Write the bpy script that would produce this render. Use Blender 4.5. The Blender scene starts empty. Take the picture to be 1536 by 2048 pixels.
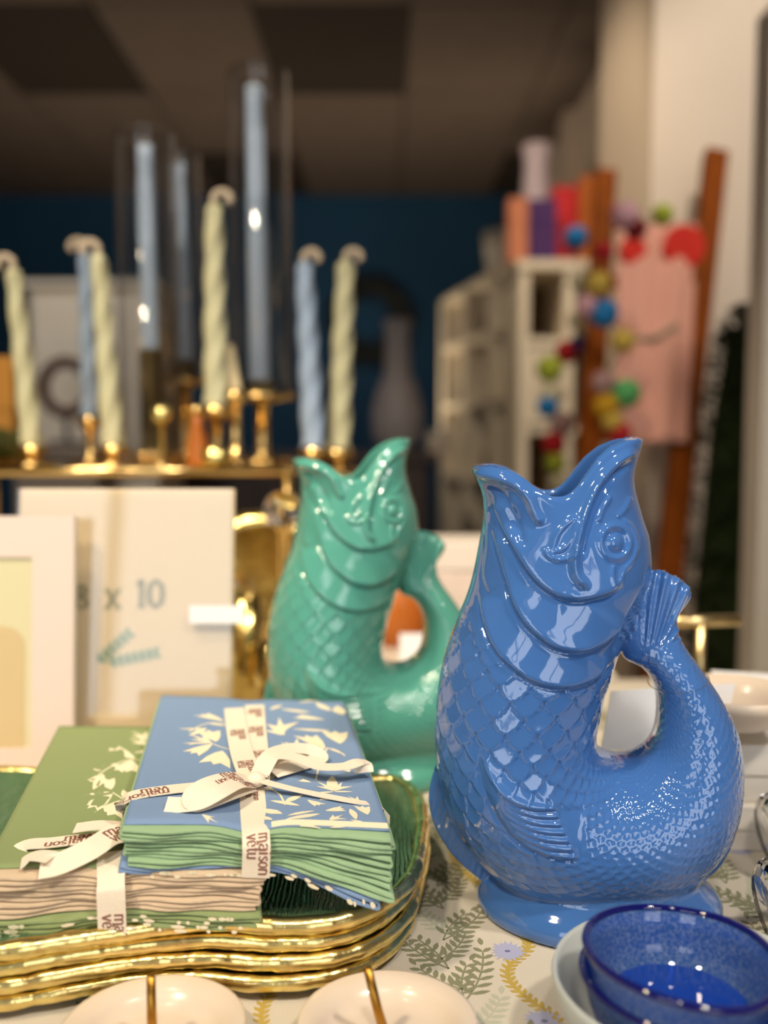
import bpy, bmesh, math, random
import numpy as np
from mathutils import Vector, Matrix

random.seed(7)
rng = np.random.default_rng(7)
scene = bpy.context.scene
col = scene.collection

# ------------------------------------------------------------------ camera
T = 0.85                      # table top height
ZC = T + 0.26                 # eye height (the jug tips reach it)
F = 1900.0                    # focal length in pixels of the 1536 x 2048 frame
PITCH = math.atan(144.0 / F)
cam_d = bpy.data.cameras.new('camera')
cam = bpy.data.objects.new('camera', cam_d)
col.objects.link(cam)
cam.location = (0, 0, ZC)
cam.rotation_euler = (math.pi / 2 - PITCH, 0, 0)
cam_d.sensor_fit = 'VERTICAL'
cam_d.sensor_height = 36.0
cam_d.lens = F / 2048 * 36.0
cam_d.clip_start = 0.02
cam_d.dof.use_dof = True
cam_d.dof.focus_distance = 0.48
cam_d.dof.aperture_fstop = 3.3
scene.camera = cam

# ------------------------------------------------------------------ world, lights, exposure
world = bpy.data.worlds.new('world')
scene.world = world
world.use_nodes = True
world.node_tree.nodes['Background'].inputs[0].default_value = (0.95, 0.97, 1.0, 1)
world.node_tree.nodes['Background'].inputs[1].default_value = 2.1
scene.view_settings.view_transform = 'Standard'
scene.view_settings.look = 'None'
scene.view_settings.gamma = 1.0
scene.view_settings.use_curve_mapping = False
scene.view_settings.exposure = 0.72


def spot(name, loc, target, watt, color, size=50, radius=0.05, blend=0.6):
    d = bpy.data.lights.new(name, 'SPOT')
    d.energy = watt
    d.color = color
    d.spot_size = math.radians(size)
    d.spot_blend = blend
    d.shadow_soft_size = radius
    o = bpy.data.objects.new(name, d)
    o.location = loc
    o.rotation_euler = (Vector(target) - Vector(loc)).to_track_quat('-Z', 'Y').to_euler()
    col.objects.link(o)
    return o


WARM = (1.0, 0.83, 0.60)
SOFT = (1.0, 0.91, 0.79)
spot('spot_light', (-0.95, -0.35, 2.62), (-0.28, 0.62, 0.95), 56, WARM, 46, 0.08)
spot('spot_light', (0.85, -0.30, 2.62), (0.16, 0.52, 0.95), 44, SOFT, 46, 0.08)
spot('spot_light', (0.10, -0.70, 2.62), (0.02, 0.50, 0.95), 24, SOFT, 46, 0.08)
spot('spot_light', (-0.55, 0.30, 2.62), (-0.33, 1.20, 1.22), 50, WARM, 64, 0.06)
spot('spot_light', (0.75, 1.30, 2.62), (1.25, 2.4, 1.5), 34, SOFT, 80, 0.08)
spot('spot_light', (-0.25, 2.05, 2.62), (0.62, 3.1, 1.5), 34, WARM, 62, 0.08)  # unseen spot added to lighten the pier side and the shelves
spot('spot_light', (-0.9, 1.9, 2.62), (-1.0, 3.1, 1.3), 26, SOFT, 60, 0.08)  # unseen spot added to brighten the white dresser
spot('ceiling_fill', (-1.3, 4.3, 0.9), (-1.0, 4.6, 2.7), 24, WARM, 150, 0.1, 1.0)  # this and the next two: unseen upward spots added to brighten the ceiling
spot('ceiling_fill', (0.62, 4.5, 1.95), (0.2, 4.6, 2.7), 5, WARM, 160, 0.1, 1.0)
spot('ceiling_fill', (-0.1, 4.9, 0.95), (0.0, 5.0, 2.7), 18, WARM, 150, 0.1, 1.0)
spot('spot_light', (-0.9, 3.6, 2.62), (-0.9, 5.0, 1.1), 30, SOFT, 90, 0.08)  # unseen fill spot added for the dim back of the shop

# ------------------------------------------------------------------ pixel rays
CP, SP = math.cos(PITCH), math.sin(PITCH)


def ray(px, py):
    a, b = (px - 768.0) / F, -(py - 1024.0) / F
    return Vector((a, CP + b * SP, -SP + b * CP))


def at_z(px, py, z):
    r = ray(px, py)
    return Vector((0, 0, ZC)) + r * ((z - ZC) / r.z)


def at_y(px, py, y):
    r = ray(px, py)
    return Vector((0, 0, ZC)) + r * (y / r.y)


def project(P):
    """world points (n,3) -> pixels"""
    x, y, z = P[:, 0], P[:, 1], P[:, 2] - ZC
    depth = y * CP - z * SP
    up = y * SP + z * CP
    return 768 + F * x / depth, 1024 - F * up / depth


# ------------------------------------------------------------------ materials
def lin(c):
    out = []
    for v in c:
        v = v / 255.0
        out.append(v / 12.92 if v <= 0.04045 else ((v + 0.055) / 1.055) ** 2.4)
    return (*out, 1.0)


MATS = {}


def mat(name, rgb, rough=0.5, metal=0.0, trans=0.0, ior=1.45, var=0.0, var_scale=8.0, bump=0.0, bump_scale=60.0,
        coat=0.0, wave=None, sss=0.0, emit=0.0, stretch=None, alpha=None):
    if name in MATS:
        return MATS[name]
    m = bpy.data.materials.new(name)
    m.use_nodes = True
    nt = m.node_tree
    b = nt.nodes['Principled BSDF']
    c = lin(rgb)
    b.inputs['Base Color'].default_value = c
    b.inputs['Roughness'].default_value = rough
    b.inputs['Metallic'].default_value = metal
    b.inputs['Transmission Weight'].default_value = trans
    b.inputs['IOR'].default_value = ior
    b.inputs['Coat Weight'].default_value = coat
    b.inputs['Coat Roughness'].default_value = 0.02
    if sss:
        b.inputs['Subsurface Weight'].default_value = sss
        b.inputs['Subsurface Radius'].default_value = (0.01, 0.006, 0.004)
    if emit:
        b.inputs['Emission Color'].default_value = c
        b.inputs['Emission Strength'].default_value = emit
    if alpha is not None:
        b.inputs['Alpha'].default_value = alpha
    tc = nt.nodes.new('ShaderNodeTexCoord')
    src = tc.outputs['Object']
    if stretch:
        mp = nt.nodes.new('ShaderNodeMapping')
        mp.inputs['Scale'].default_value = stretch
        nt.links.new(src, mp.inputs['Vector'])
        src = mp.outputs['Vector']
    if var:
        n = nt.nodes.new('ShaderNodeTexNoise')
        n.inputs['Scale'].default_value = var_scale
        n.inputs['Detail'].default_value = 4
        nt.links.new(src, n.inputs['Vector'])
        r = nt.nodes.new('ShaderNodeValToRGB')
        r.color_ramp.elements[0].position = 0.3
        r.color_ramp.elements[1].position = 0.7
        r.color_ramp.elements[0].color = tuple(v * (1 - var) for v in c[:3]) + (1,)
        r.color_ramp.elements[1].color = tuple(min(1, v * (1 + var)) for v in c[:3]) + (1,)
        nt.links.new(n.outputs['Fac'], r.inputs['Fac'])
        nt.links.new(r.outputs['Color'], b.inputs['Base Color'])
    if bump:
        if wave:
            n = nt.nodes.new('ShaderNodeTexWave')
            n.bands_direction = wave
            n.inputs['Distortion'].default_value = 6.0
            n.inputs['Detail'].default_value = 3
            n.inputs['Detail Scale'].default_value = 1.5
        else:
            n = nt.nodes.new('ShaderNodeTexNoise')
            n.inputs['Detail'].default_value = 5
        n.inputs['Scale'].default_value = bump_scale
        nt.links.new(src, n.inputs['Vector'])
        bp = nt.nodes.new('ShaderNodeBump')
        bp.inputs['Strength'].default_value = bump
        bp.inputs['Distance'].default_value = 0.002
        nt.links.new(n.outputs['Fac'], bp.inputs['Height'])
        nt.links.new(bp.outputs['Normal'], b.inputs['Normal'])
    MATS[name] = m
    return m


def weave_mat(name, rgb, scale=2600.0, depth=0.12, rough=0.85):
    """woven linen: two crossed thread bands give bump and a little colour"""
    if name in MATS:
        return MATS[name]
    m = mat(name, rgb, rough=rough)
    nt = m.node_tree
    b = nt.nodes['Principled BSDF']
    tc = [n for n in nt.nodes if n.type == 'TEX_COORD'][0]
    waves = []
    for d in ('X', 'Y'):
        w = nt.nodes.new('ShaderNodeTexWave')
        w.bands_direction = d
        w.inputs['Scale'].default_value = scale / 6.0
        w.inputs['Distortion'].default_value = 2.0
        w.inputs['Detail'].default_value = 2.0
        w.inputs['Detail Scale'].default_value = 0.3
        nt.links.new(tc.outputs['Object'], w.inputs['Vector'])
        waves.append(w)
    add = nt.nodes.new('ShaderNodeMath')
    add.operation = 'ADD'
    nt.links.new(waves[0].outputs['Fac'], add.inputs[0])
    nt.links.new(waves[1].outputs['Fac'], add.inputs[1])
    half = nt.nodes.new('ShaderNodeMath')
    half.operation = 'MULTIPLY'
    half.inputs[1].default_value = 0.5
    nt.links.new(add.outputs[0], half.inputs[0])
    c = lin(rgb)
    r = nt.nodes.new('ShaderNodeValToRGB')
    r.color_ramp.elements[0].color = tuple(v * (1 - depth) for v in c[:3]) + (1,)
    r.color_ramp.elements[1].color = tuple(min(1, v * (1 + depth)) for v in c[:3]) + (1,)
    nt.links.new(half.outputs[0], r.inputs['Fac'])
    nt.links.new(r.outputs['Color'], b.inputs['Base Color'])
    bp = nt.nodes.new('ShaderNodeBump')
    bp.inputs['Strength'].default_value = 0.25
    bp.inputs['Distance'].default_value = 0.0004
    nt.links.new(half.outputs[0], bp.inputs['Height'])
    nt.links.new(bp.outputs['Normal'], b.inputs['Normal'])
    return m


GOLD = mat('polished_gold', (240, 206, 136), 0.18, 1.0)
GOLD_LEAF = mat('gold_leaf', (248, 216, 142), 0.26, 1.0, var=0.22, var_scale=110, bump=0.28, bump_scale=130)
BRASS = mat('brass', (224, 200, 146), 0.28, 1.0)


def sheen_factor(nt):
    """reflectance of glass, the same from either side of the wall"""
    lw = nt.nodes.new('ShaderNodeLayerWeight')
    lw.inputs['Blend'].default_value = 0.5
    pw_ = nt.nodes.new('ShaderNodeMath')
    pw_.operation = 'POWER'
    pw_.inputs[1].default_value = 4.0
    nt.links.new(lw.outputs['Facing'], pw_.inputs[0])
    ma = nt.nodes.new('ShaderNodeMath')
    ma.operation = 'MULTIPLY_ADD'
    ma.inputs[1].default_value = 0.93
    ma.inputs[2].default_value = 0.05
    nt.links.new(pw_.outputs[0], ma.inputs[0])
    return ma


def thin_glass(name, rgb=(250, 250, 250), gloss=0.02, body=0.0):
    """thin walled clear glass: see-through, with a mirror-like sheen that grows towards grazing angles"""
    m = bpy.data.materials.new(name)
    m.use_nodes = True
    nt = m.node_tree
    nt.nodes.remove(nt.nodes['Principled BSDF'])
    out = nt.nodes['Material Output']
    tr = nt.nodes.new('ShaderNodeBsdfTransparent')
    tr.inputs[0].default_value = lin(rgb)
    gl = nt.nodes.new('ShaderNodeBsdfGlossy')
    gl.inputs['Roughness'].default_value = gloss
    fr = sheen_factor(nt)
    mx = nt.nodes.new('ShaderNodeMixShader')
    nt.links.new(fr.outputs[0], mx.inputs[0])
    nt.links.new(tr.outputs[0], mx.inputs[1])
    nt.links.new(gl.outputs[0], mx.inputs[2])
    nt.links.new(mx.outputs[0], out.inputs['Surface'])
    MATS[name] = m
    return m


def stained_glass(name, deep, mid, pale, speckle=420.0):
    """hand-blown coloured glass: tinted see-through body that also scatters light, fine seeds and bubbles, glossy skin"""
    m = bpy.data.materials.new(name)
    m.use_nodes = True
    nt = m.node_tree
    nt.nodes.remove(nt.nodes['Principled BSDF'])
    out = nt.nodes['Material Output']
    tc = nt.nodes.new('ShaderNodeTexCoord')
    no = nt.nodes.new('ShaderNodeTexNoise')
    no.inputs['Scale'].default_value = speckle
    no.inputs['Detail'].default_value = 3
    nt.links.new(tc.outputs['Object'], no.inputs['Vector'])
    rp = nt.nodes.new('ShaderNodeValToRGB')
    rp.color_ramp.elements[0].position = 0.42
    rp.color_ramp.elements[1].position = 0.72
    rp.color_ramp.elements[0].color = lin(mid)
    rp.color_ramp.elements[1].color = lin(pale)
    nt.links.new(no.outputs['Fac'], rp.inputs['Fac'])
    tr = nt.nodes.new('ShaderNodeBsdfTransparent')
    tr.inputs['Color'].default_value = lin(deep)
    t1 = nt.nodes.new('ShaderNodeBsdfTranslucent')
    t2 = nt.nodes.new('ShaderNodeBsdfDiffuse')
    nt.links.new(rp.outputs['Color'], t1.inputs['Color'])
    nt.links.new(rp.outputs['Color'], t2.inputs['Color'])
    tl = nt.nodes.new('ShaderNodeMixShader')
    tl.inputs[0].default_value = 0.55
    nt.links.new(t1.outputs[0], tl.inputs[1])
    nt.links.new(t2.outputs[0], tl.inputs[2])
    a = nt.nodes.new('ShaderNodeMixShader')
    a.inputs[0].default_value = 0.55
    nt.links.new(tr.outputs[0], a.inputs[1])
    nt.links.new(tl.outputs[0], a.inputs[2])
    gl = nt.nodes.new('ShaderNodeBsdfGlossy')
    gl.inputs['Roughness'].default_value = 0.03
    fr = sheen_factor(nt)
    mx = nt.nodes.new('ShaderNodeMixShader')
    nt.links.new(fr.outputs[0], mx.inputs[0])
    nt.links.new(a.outputs[0], mx.inputs[1])
    nt.links.new(gl.outputs[0], mx.inputs[2])
    nt.links.new(mx.outputs[0], out.inputs['Surface'])
    MATS[name] = m
    return m


THIN = thin_glass('thin_glass')
CLEAR = mat('clear_glass', (250, 250, 250), 0.0, trans=1.0, ior=1.45)
WAX_GREEN = mat('sage_wax', (200, 198, 162), 0.42, sss=0.2)
WAX_BLUE = mat('pale_blue_wax', (158, 180, 208), 0.42, sss=0.2)
WAX_PALE = mat('icy_blue_wax', (190, 210, 234), 0.35, sss=0.2)
WICK = mat('cotton_wick', (206, 190, 168), 0.8)
CREAM_CARD = mat('cream_card', (224, 202, 164), 0.65)
INK = mat('grey_ink', (150, 146, 116), 0.7)
WHITE_PAINT = mat('white_paint', (232, 222, 204), 0.55, var=0.03)
WHITE_PAPER = mat('white_paper', (238, 238, 240), 0.6)
PORCELAIN = mat('cream_porcelain', (226, 208, 188), 0.25, coat=0.2)
BLUE_GLAZE = mat('blue_glaze', (68, 114, 182), 0.06, coat=0.8)
TEAL_GLAZE = mat('teal_glaze', (88, 162, 146), 0.12, coat=0.7)
GREEN_GLASS = mat('green_glass', (112, 160, 116), 0.06, trans=0.5, ior=1.5, bump=0.7, bump_scale=40, wave='X',
                  stretch=(3.2, 0.7, 1.0))
COBALT = stained_glass('cobalt_glass', (60, 112, 222), (88, 142, 216), (176, 206, 240), 700.0)
FROSTED = mat('frosted_glass', (226, 232, 228), 0.35, trans=0.35, ior=1.4)
LINEN_BLUE = weave_mat('blue_linen', (124, 150, 186))
LINEN_GREEN = weave_mat('green_linen', (152, 182, 142))
LINEN_OLIVE = weave_mat('olive_green_linen', (138, 152, 102))
LINEN_BEIGE = weave_mat('beige_linen', (206, 182, 152))
PRINT = mat('cream_print', (240, 228, 196), 0.85)
TAPE = mat('cotton_tape', (240, 226, 204), 0.8, bump=0.15, bump_scale=900)
for _m in (WICK,):
    _m.node_tree.nodes['Principled BSDF'].inputs['Specular IOR Level'].default_value = 0.2
TAPE_INK = mat('maroon_ink', (140, 92, 78), 0.8)
WALNUT = mat('reddish_wood', (128, 62, 6), 0.7, var=0.2, var_scale=6, stretch=(8, 8, 1))

WALNUT.node_tree.nodes['Principled BSDF'].inputs['Specular IOR Level'].default_value = 0.15


# ------------------------------------------------------------------ mesh helpers
def obj(name, verts, faces, m, parent=None, smooth=True):
    me = bpy.data.meshes.new(name)
    me.from_pydata([tuple(v) for v in verts], [], [tuple(f) for f in faces])
    me.update()
    if smooth:
        me.shade_smooth()
    if m is not None:
        me.materials.append(m)
    o = bpy.data.objects.new(name, me)
    col.objects.link(o)
    if parent is not None:
        attach(o, parent)
    return o


def attach(o, parent):
    o.parent = parent
    o.matrix_parent_inverse = world_of(parent).inverted()
    return o


def world_of(o):
    if o.parent is None:
        return o.matrix_basis.copy()
    return world_of(o.parent) @ o.matrix_parent_inverse @ o.matrix_basis


def thing(name, label, cat, loc=(0, 0, 0), rz=0.0, group=None):
    o = bpy.data.objects.new(name, None)
    o.empty_display_size = 0.02
    col.objects.link(o)
    o.location = loc
    o.rotation_euler = (0, 0, rz)
    return tag(o, label, cat, group)


def tag(o, label, cat, group=None, kind=None):
    o['label'] = label
    o['category'] = cat
    if group:
        o['group'] = group
    if kind:
        o['kind'] = kind
    return o


def structure(o, label=None):
    o['kind'] = 'structure'
    if label:
        o['label'] = label
    return o


class MB:
    """collects simple shapes into one mesh"""
    def __init__(self):
        self.v, self.f = [], []

    def add(self, verts, faces):
        n = len(self.v)
        self.v += [tuple(p) for p in verts]
        self.f += [tuple(i + n for i in q) for q in faces]
        return self

    def box(self, x0, x1, y0, y1, z0, z1, bev=0.0):
        if bev <= 0:
            vs = [(x, y, z) for z in (z0, z1) for y in (y0, y1) for x in (x0, x1)]
            fs = [(0, 2, 3, 1), (4, 5, 7, 6), (0, 1, 5, 4), (2, 6, 7, 3), (0, 4, 6, 2), (1, 3, 7, 5)]
            return self.add(vs, fs)
        bm = bmesh.new()
        bmesh.ops.create_cube(bm, size=1)
        for v in bm.verts:
            v.co = Vector(((x0 + x1) / 2 + v.co.x * (x1 - x0), (y0 + y1) / 2 + v.co.y * (y1 - y0),
                           (z0 + z1) / 2 + v.co.z * (z1 - z0)))
        bmesh.ops.bevel(bm, geom=bm.edges[:], offset=bev, segments=2, affect='EDGES', profile=0.5)
        bm.verts.index_update()
        self.add([v.co for v in bm.verts], [[v.index for v in f.verts] for f in bm.faces])
        bm.free()
        return self

    def lathe(self, prof, c=(0, 0, 0), n=32, sx=1.0, sy=1.0, closed=False, wob=None):
        vs, fs = [], []
        k = len(prof)
        for i, (r, z) in enumerate(prof):
            for j in range(n):
                a = 2 * math.pi * j / n
                q = wob(a, i) if wob else 0.0
                vs.append((c[0] + r * sx * math.cos(a), c[1] + r * sy * math.sin(a), c[2] + z + q))
        for i in range(k - 1 if not closed else k):
            i2 = (i + 1) % k
            for j in range(n):
                j2 = (j + 1) % n
                fs.append((i * n + j, i * n + j2, i2 * n + j2, i2 * n + j))
        if not closed:
            if prof[0][0] > 1e-6:
                fs.append(tuple(range(n - 1, -1, -1)))
            if prof[-1][0] > 1e-6:
                fs.append(tuple((k - 1) * n + j for j in range(n)))
        return self.add(vs, fs)

    def tube(self, pts, rad, n=10, closed=False, lobes=None):
        pts = [Vector(p) for p in pts]
        m = len(pts)
        if not isinstance(rad, (list, tuple, np.ndarray)):
            rad = [rad] * m
        vs, fs = [], []
        up = None
        for i, p in enumerate(pts):
            if closed:
                t = (pts[(i + 1) % m] - pts[i - 1]).normalized()
            else:
                t = (pts[min(i + 1, m - 1)] - pts[max(i - 1, 0)]).normalized()
            if up is None:
                up = Vector((0, 0, 1)) if abs(t.z) < 0.9 else Vector((1, 0, 0))
            side = t.cross(up).normalized()
            up = side.cross(t).normalized()
            for j in range(n):
                a = 2 * math.pi * j / n
                r = rad[i] * (lobes(i, a) if lobes else 1.0)
                vs.append(p + side * (r * math.cos(a)) + up * (r * math.sin(a)))
        for i in range(m if closed else m - 1):
            i2 = (i + 1) % m
            for j in range(n):
                j2 = (j + 1) % n
                fs.append((i * n + j, i * n + j2, i2 * n + j2, i2 * n + j))
        if not closed:
            fs.append(tuple(range(n - 1, -1, -1)))
            fs.append(tuple((m - 1) * n + j for j in range(n)))
        return self.add(vs, fs)

    def sphere(self, c, r, nu=16, nv=10, sz=1.0):
        prof = [(max(1e-7, r * math.sin(math.pi * i / nv)), -r * sz * math.cos(math.pi * i / nv)) for i in range(nv + 1)]
        return self.lathe(prof, c, nu)

    def poly(self, pts2, place, thick):
        """flat outline pts2 placed by place(x, y, h); a thin solid"""
        n = len(pts2)
        vs = [place(x, y, thick) for x, y in pts2] + [place(x, y, 0.0) for x, y in pts2]
        fs = [tuple(range(n)), tuple(range(2 * n - 1, n - 1, -1))]
        fs += [(i, i + n, (i + 1) % n + n, (i + 1) % n) for i in range(n)]
        return self.add(vs, fs)

    def build(self, name, m, parent=None, smooth=True, angle=None):
        o = obj(name, self.v, self.f, m, parent, smooth)
        if angle is not None:
            o.data.set_sharp_from_angle(angle=math.radians(angle))
        return o


def crom(P, per, closed=False):
    """Catmull-Rom through rows of P (k, ...) with per samples each"""
    P = np.asarray(P, float)
    k = len(P)
    out = []
    segs = k if closed else k - 1
    for i in range(segs):
        if closed:
            p0, p1, p2, p3 = P[(i - 1) % k], P[i], P[(i + 1) % k], P[(i + 2) % k]
        else:
            p0, p1, p2, p3 = P[max(i - 1, 0)], P[i], P[i + 1], P[min(i + 2, k - 1)]
        for t in np.arange(per) / per:
            out.append(0.5 * (2 * p1 + (p2 - p0) * t + (2 * p0 - 5 * p1 + 4 * p2 - p3) * t * t
                              + (3 * p1 - p0 - 3 * p2 + p3) * t ** 3))
    if not closed:
        out.append(P[-1])
    return np.array(out)


def copy_tree(o, parent=None):
    c = o.copy()
    col.objects.link(c)
    if parent is not None:
        c.parent = parent
        c.matrix_parent_inverse = o.matrix_parent_inverse.copy()
    for ch in list(o.children):
        copy_tree(ch, c)
    return c


# stroke letters: polylines in a unit em (x right, y up, x-height 0.62)
GLYPH = {
    'm': (0.86, [[(.06, 0), (.06, .62)], [(.06, .48), (.2, .62), (.34, .58), (.4, .45), (.4, 0)], [(.4, .48), (.54, .62), (.68, .58), (.74, .45), (.74, 0)]]),
    'a': (0.56, [[(.08, .52), (.2, .62), (.36, .58), (.42, .45), (.42, 0)], [(.42, .36), (.2, .34), (.08, .22), (.1, .06), (.24, 0), (.42, .12)]]),
    'i': (0.26, [[(.1, 0), (.1, .62)], [(.1, .8), (.1, .88)]]),
    's': (0.48, [[(.38, .54), (.26, .62), (.12, .56), (.1, .44), (.24, .33), (.38, .24), (.4, .1), (.26, 0), (.08, .08)]]),
    'o': (0.58, [[(.26, 0), (.1, .1), (.06, .31), (.1, .52), (.26, .62), (.42, .52), (.46, .31), (.42, .1), (.26, 0)]]),
    'n': (0.56, [[(.06, 0), (.06, .62)], [(.06, .46), (.2, .62), (.36, .58), (.42, .45), (.42, 0)]]),
    'v': (0.54, [[(.03, .62), (.24, 0), (.46, .62)]]),
    'e': (0.54, [[(.08, .32), (.44, .32), (.4, .54), (.26, .62), (.1, .54), (.06, .31), (.12, .08), (.26, 0), (.44, .1)], [(.14, .72), (.26, .86), (.38, .72)]]),
    't': (0.40, [[(.16, .82), (.16, .12), (.24, 0), (.36, .06)], [(.04, .62), (.34, .62)]]),
    'u': (0.56, [[(.06, .62), (.06, .16), (.14, .02), (.28, 0), (.42, .14)], [(.42, .62), (.42, 0)]]),
    '8': (0.60, [[(.28, .46), (.12, .6), (.14, .78), (.28, .88), (.42, .78), (.44, .6), (.28, .46), (.08, .3), (.08, .1), (.28, 0), (.48, .1), (.48, .3), (.28, .46)]]),
    'x': (0.60, [[(.06, .62), (.48, 0)], [(.46, .62), (.08, 0)], [(.0, .62), (.16, .62)], [(.38, .62), (.54, .62)], [(.0, 0), (.16, 0)], [(.38, 0), (.56, 0)]]),
    '1': (0.36, [[(.04, .74), (.16, .88), (.16, 0)], [(.04, 0), (.28, 0)]]),
    '0': (0.66, [[(.28, 0), (.1, .14), (.05, .44), (.1, .74), (.28, .88), (.46, .74), (.51, .44), (.46, .14), (.28, 0)]]),
    ' ': (0.42, []),
}


def lettering(mb, text, place, size, weight=0.09, thick=0.0002):
    """draws text with stroke letters; place(x, y, h) maps the baseline frame to the world"""
    x = 0.0
    for ch in text:
        adv, strokes = GLYPH[ch]
        for st in strokes:
            for (x0, y0), (x1, y1) in zip(st, st[1:]):
                dx, dy = x1 - x0, y1 - y0
                L = math.hypot(dx, dy) or 1.0
                w = weight * (0.45 + 0.75 * abs(dy) / L) / 2      # thick stems, thin bars
                nx, ny = -dy / L * w, dx / L * w
                ex, ey = dx / L * weight * 0.15, dy / L * weight * 0.15
                q = [(x0 + nx - ex, y0 + ny - ey), (x0 - nx - ex, y0 - ny - ey), (x1 - nx + ex, y1 - ny + ey), (x1 + nx + ex, y1 + ny + ey)]
                mb.poly([((x + a) * size, b * size) for a, b in q], place, thick)
        x += adv
    return x * size

# ================================================================== the room
CEIL = ZC + 1.64
BACK = 6.5
WALL_CREAM = mat('cream_wall', (218, 200, 180), 0.8, var=0.03, var_scale=3)
WALL_BLUE = mat('dark_blue_wall', (26, 72, 104), 0.8, var=0.06, var_scale=2)
FLOORM = mat('dark_floor', (92, 70, 52), 0.5, var=0.15, var_scale=3)
TILE_A = mat('brown_ceiling_tile', (98, 84, 75), 0.9, var=0.06)
TILE_B = mat('dark_brown_ceiling_tile', (46, 36, 27), 0.9, var=0.06)
GRIDM = mat('ceiling_grid', (74, 60, 50), 0.8)

structure(MB().box(-3.2, 3.2, -3.0, BACK, -0.1, 0.0).build('floor', FLOORM, smooth=False), 'dark shop floor')
ceil = structure(MB().box(-3.2, 3.2, -3.0, BACK, CEIL + 0.012, CEIL + 0.1).build('ceiling', GRIDM, smooth=False), 'brown tiled ceiling')
tile_me = {}
xs = [-3.2 + 0.0] + [-2.92 + 0.604 * k for k in range(11)]
ys = [BACK - 0.93 * k for k in range(10)]
for yi in range(9):
    y1, y0 = ys[yi], ys[yi + 1]
    for k in range(10):
        x0 = -2.92 + 0.604 * k
        dark = (yi == 2 and k in (2, 4, 7)) or (yi == 4 and k in (3, 6)) or (yi == 0 and k in (3, 6))
        key = dark
        if key not in tile_me:
            o = MB().box(0.006, 0.598, 0.006, 0.924, -0.004 if not dark else 0.0, 0.012).build('ceiling_tile', TILE_B if dark else TILE_A, smooth=False)
            tile_me[key] = o.data
            bpy.data.objects.remove(o)
        o = bpy.data.objects.new('ceiling_tile', tile_me[key])
        o.location = (x0, y0, CEIL)
        col.objects.link(o)
        attach_loc = o.location.copy()
        o.parent = ceil
structure(MB().box(-3.2, 3.2, BACK, BACK + 0.1, 0, CEIL + 0.1).build('wall_back', WALL_BLUE, smooth=False), 'dark blue back wall')
structure(MB().box(-3.3, -3.2, -3.0, BACK, 0, CEIL + 0.1).build('wall_left', WALL_CREAM, smooth=False), 'cream side wall')
fw = MB()
for bxs in ((-3.2, -1.75, 0, CEIL), (-0.55, 0.45, 0, CEIL), (1.65, 2.7, 0, CEIL), (-1.75, -0.55, 0, 0.7), (0.45, 1.65, 0, 0.7), (-1.75, -0.55, 2.45, CEIL), (0.45, 1.65, 2.45, CEIL)):
    fw.box(bxs[0], bxs[1], -2.1, -2.0, bxs[2], bxs[3])
structure(fw.build('wall_front', WALL_CREAM, smooth=False), 'cream shop front wall with two windows')
for k_, (x0, x1) in enumerate(((-1.75, -0.55), (0.45, 1.65))):
    wf = MB()
    for a_ in ((x0, x0 + 0.05, 0.7, 2.45), (x1 - 0.05, x1, 0.7, 2.45), ((x0 + x1) / 2 - 0.02, (x0 + x1) / 2 + 0.02, 0.75, 2.40), (x0 + 0.05, x1 - 0.05, 0.7, 0.75), (x0 + 0.05, x1 - 0.05, 2.40, 2.45), (x0 + 0.05, x1 - 0.05, 1.88, 1.92)):
        wf.box(a_[0], a_[1], -2.08, -2.02, a_[2], a_[3])
    structure(wf.build('window_%d' % (k_ + 1), WHITE_PAINT, smooth=False), 'white framed shop window')
structure(MB().box(2.6, 2.7, -2.0, 3.0, 0, CEIL).build('wall_side', WALL_CREAM, smooth=False), 'cream wall on the right of the shop front')
structure(MB().box(0.95, 1.05, 3.0, BACK, 0, CEIL).build('wall_right', WALL_CREAM, smooth=False), 'cream wall behind the shelves')
structure(MB().box(0.66, 2.6, 2.40, 3.0, 0, CEIL, 0.006).build('wall_pier', WALL_CREAM, smooth=False), 'cream pier wall behind the ladder')
structure(MB().box(0.90, 0.952, 4.85, 5.05, 0, CEIL).build('trim_1', WALL_CREAM, smooth=False), 'narrow pilaster on the side wall')
p = at_y(1522, 600, 1.7)
structure(MB().box(p.x, p.x + 0.10, 1.68, 1.76, 0, 1.86, 0.003).build('trim_2', WHITE_PAINT, smooth=False), 'cream upright board at the right edge')

# ================================================================== table and printed cloth
tb = thing('display_table', 'long display table under the leaf printed cloth', 'table', (0, 0.62, 0))
MB().box(-1.1, 0.9, 0.26, 1.02, T - 0.04, T - 0.006, 0.004).build('table_top', WALNUT, tb, smooth=False)
for x in (-1.04, 0.84):
    for y in (0.32, 0.92):
        MB().box(x - 0.03, x + 0.03, y - 0.03, y + 0.03, 0, T - 0.04, 0.003).build('leg', WALNUT, tb, smooth=False)
CLOTH = weave_mat('ivory_linen', (208, 199, 183), 1500, 0.05)
VINE = mat('sage_print', (134, 134, 106), 0.85)
VINE_PALE = mat('pale_sage_print', (184, 184, 164), 0.85)
CHAIN = mat('ochre_print', (186, 160, 78), 0.85)
BLOOM = mat('lavender_print', (172, 174, 204), 0.85)
BLOOM_EYE = mat('indigo_print', (112, 112, 152), 0.85)
cl = MB()
nx, ny = 60, 30
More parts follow.
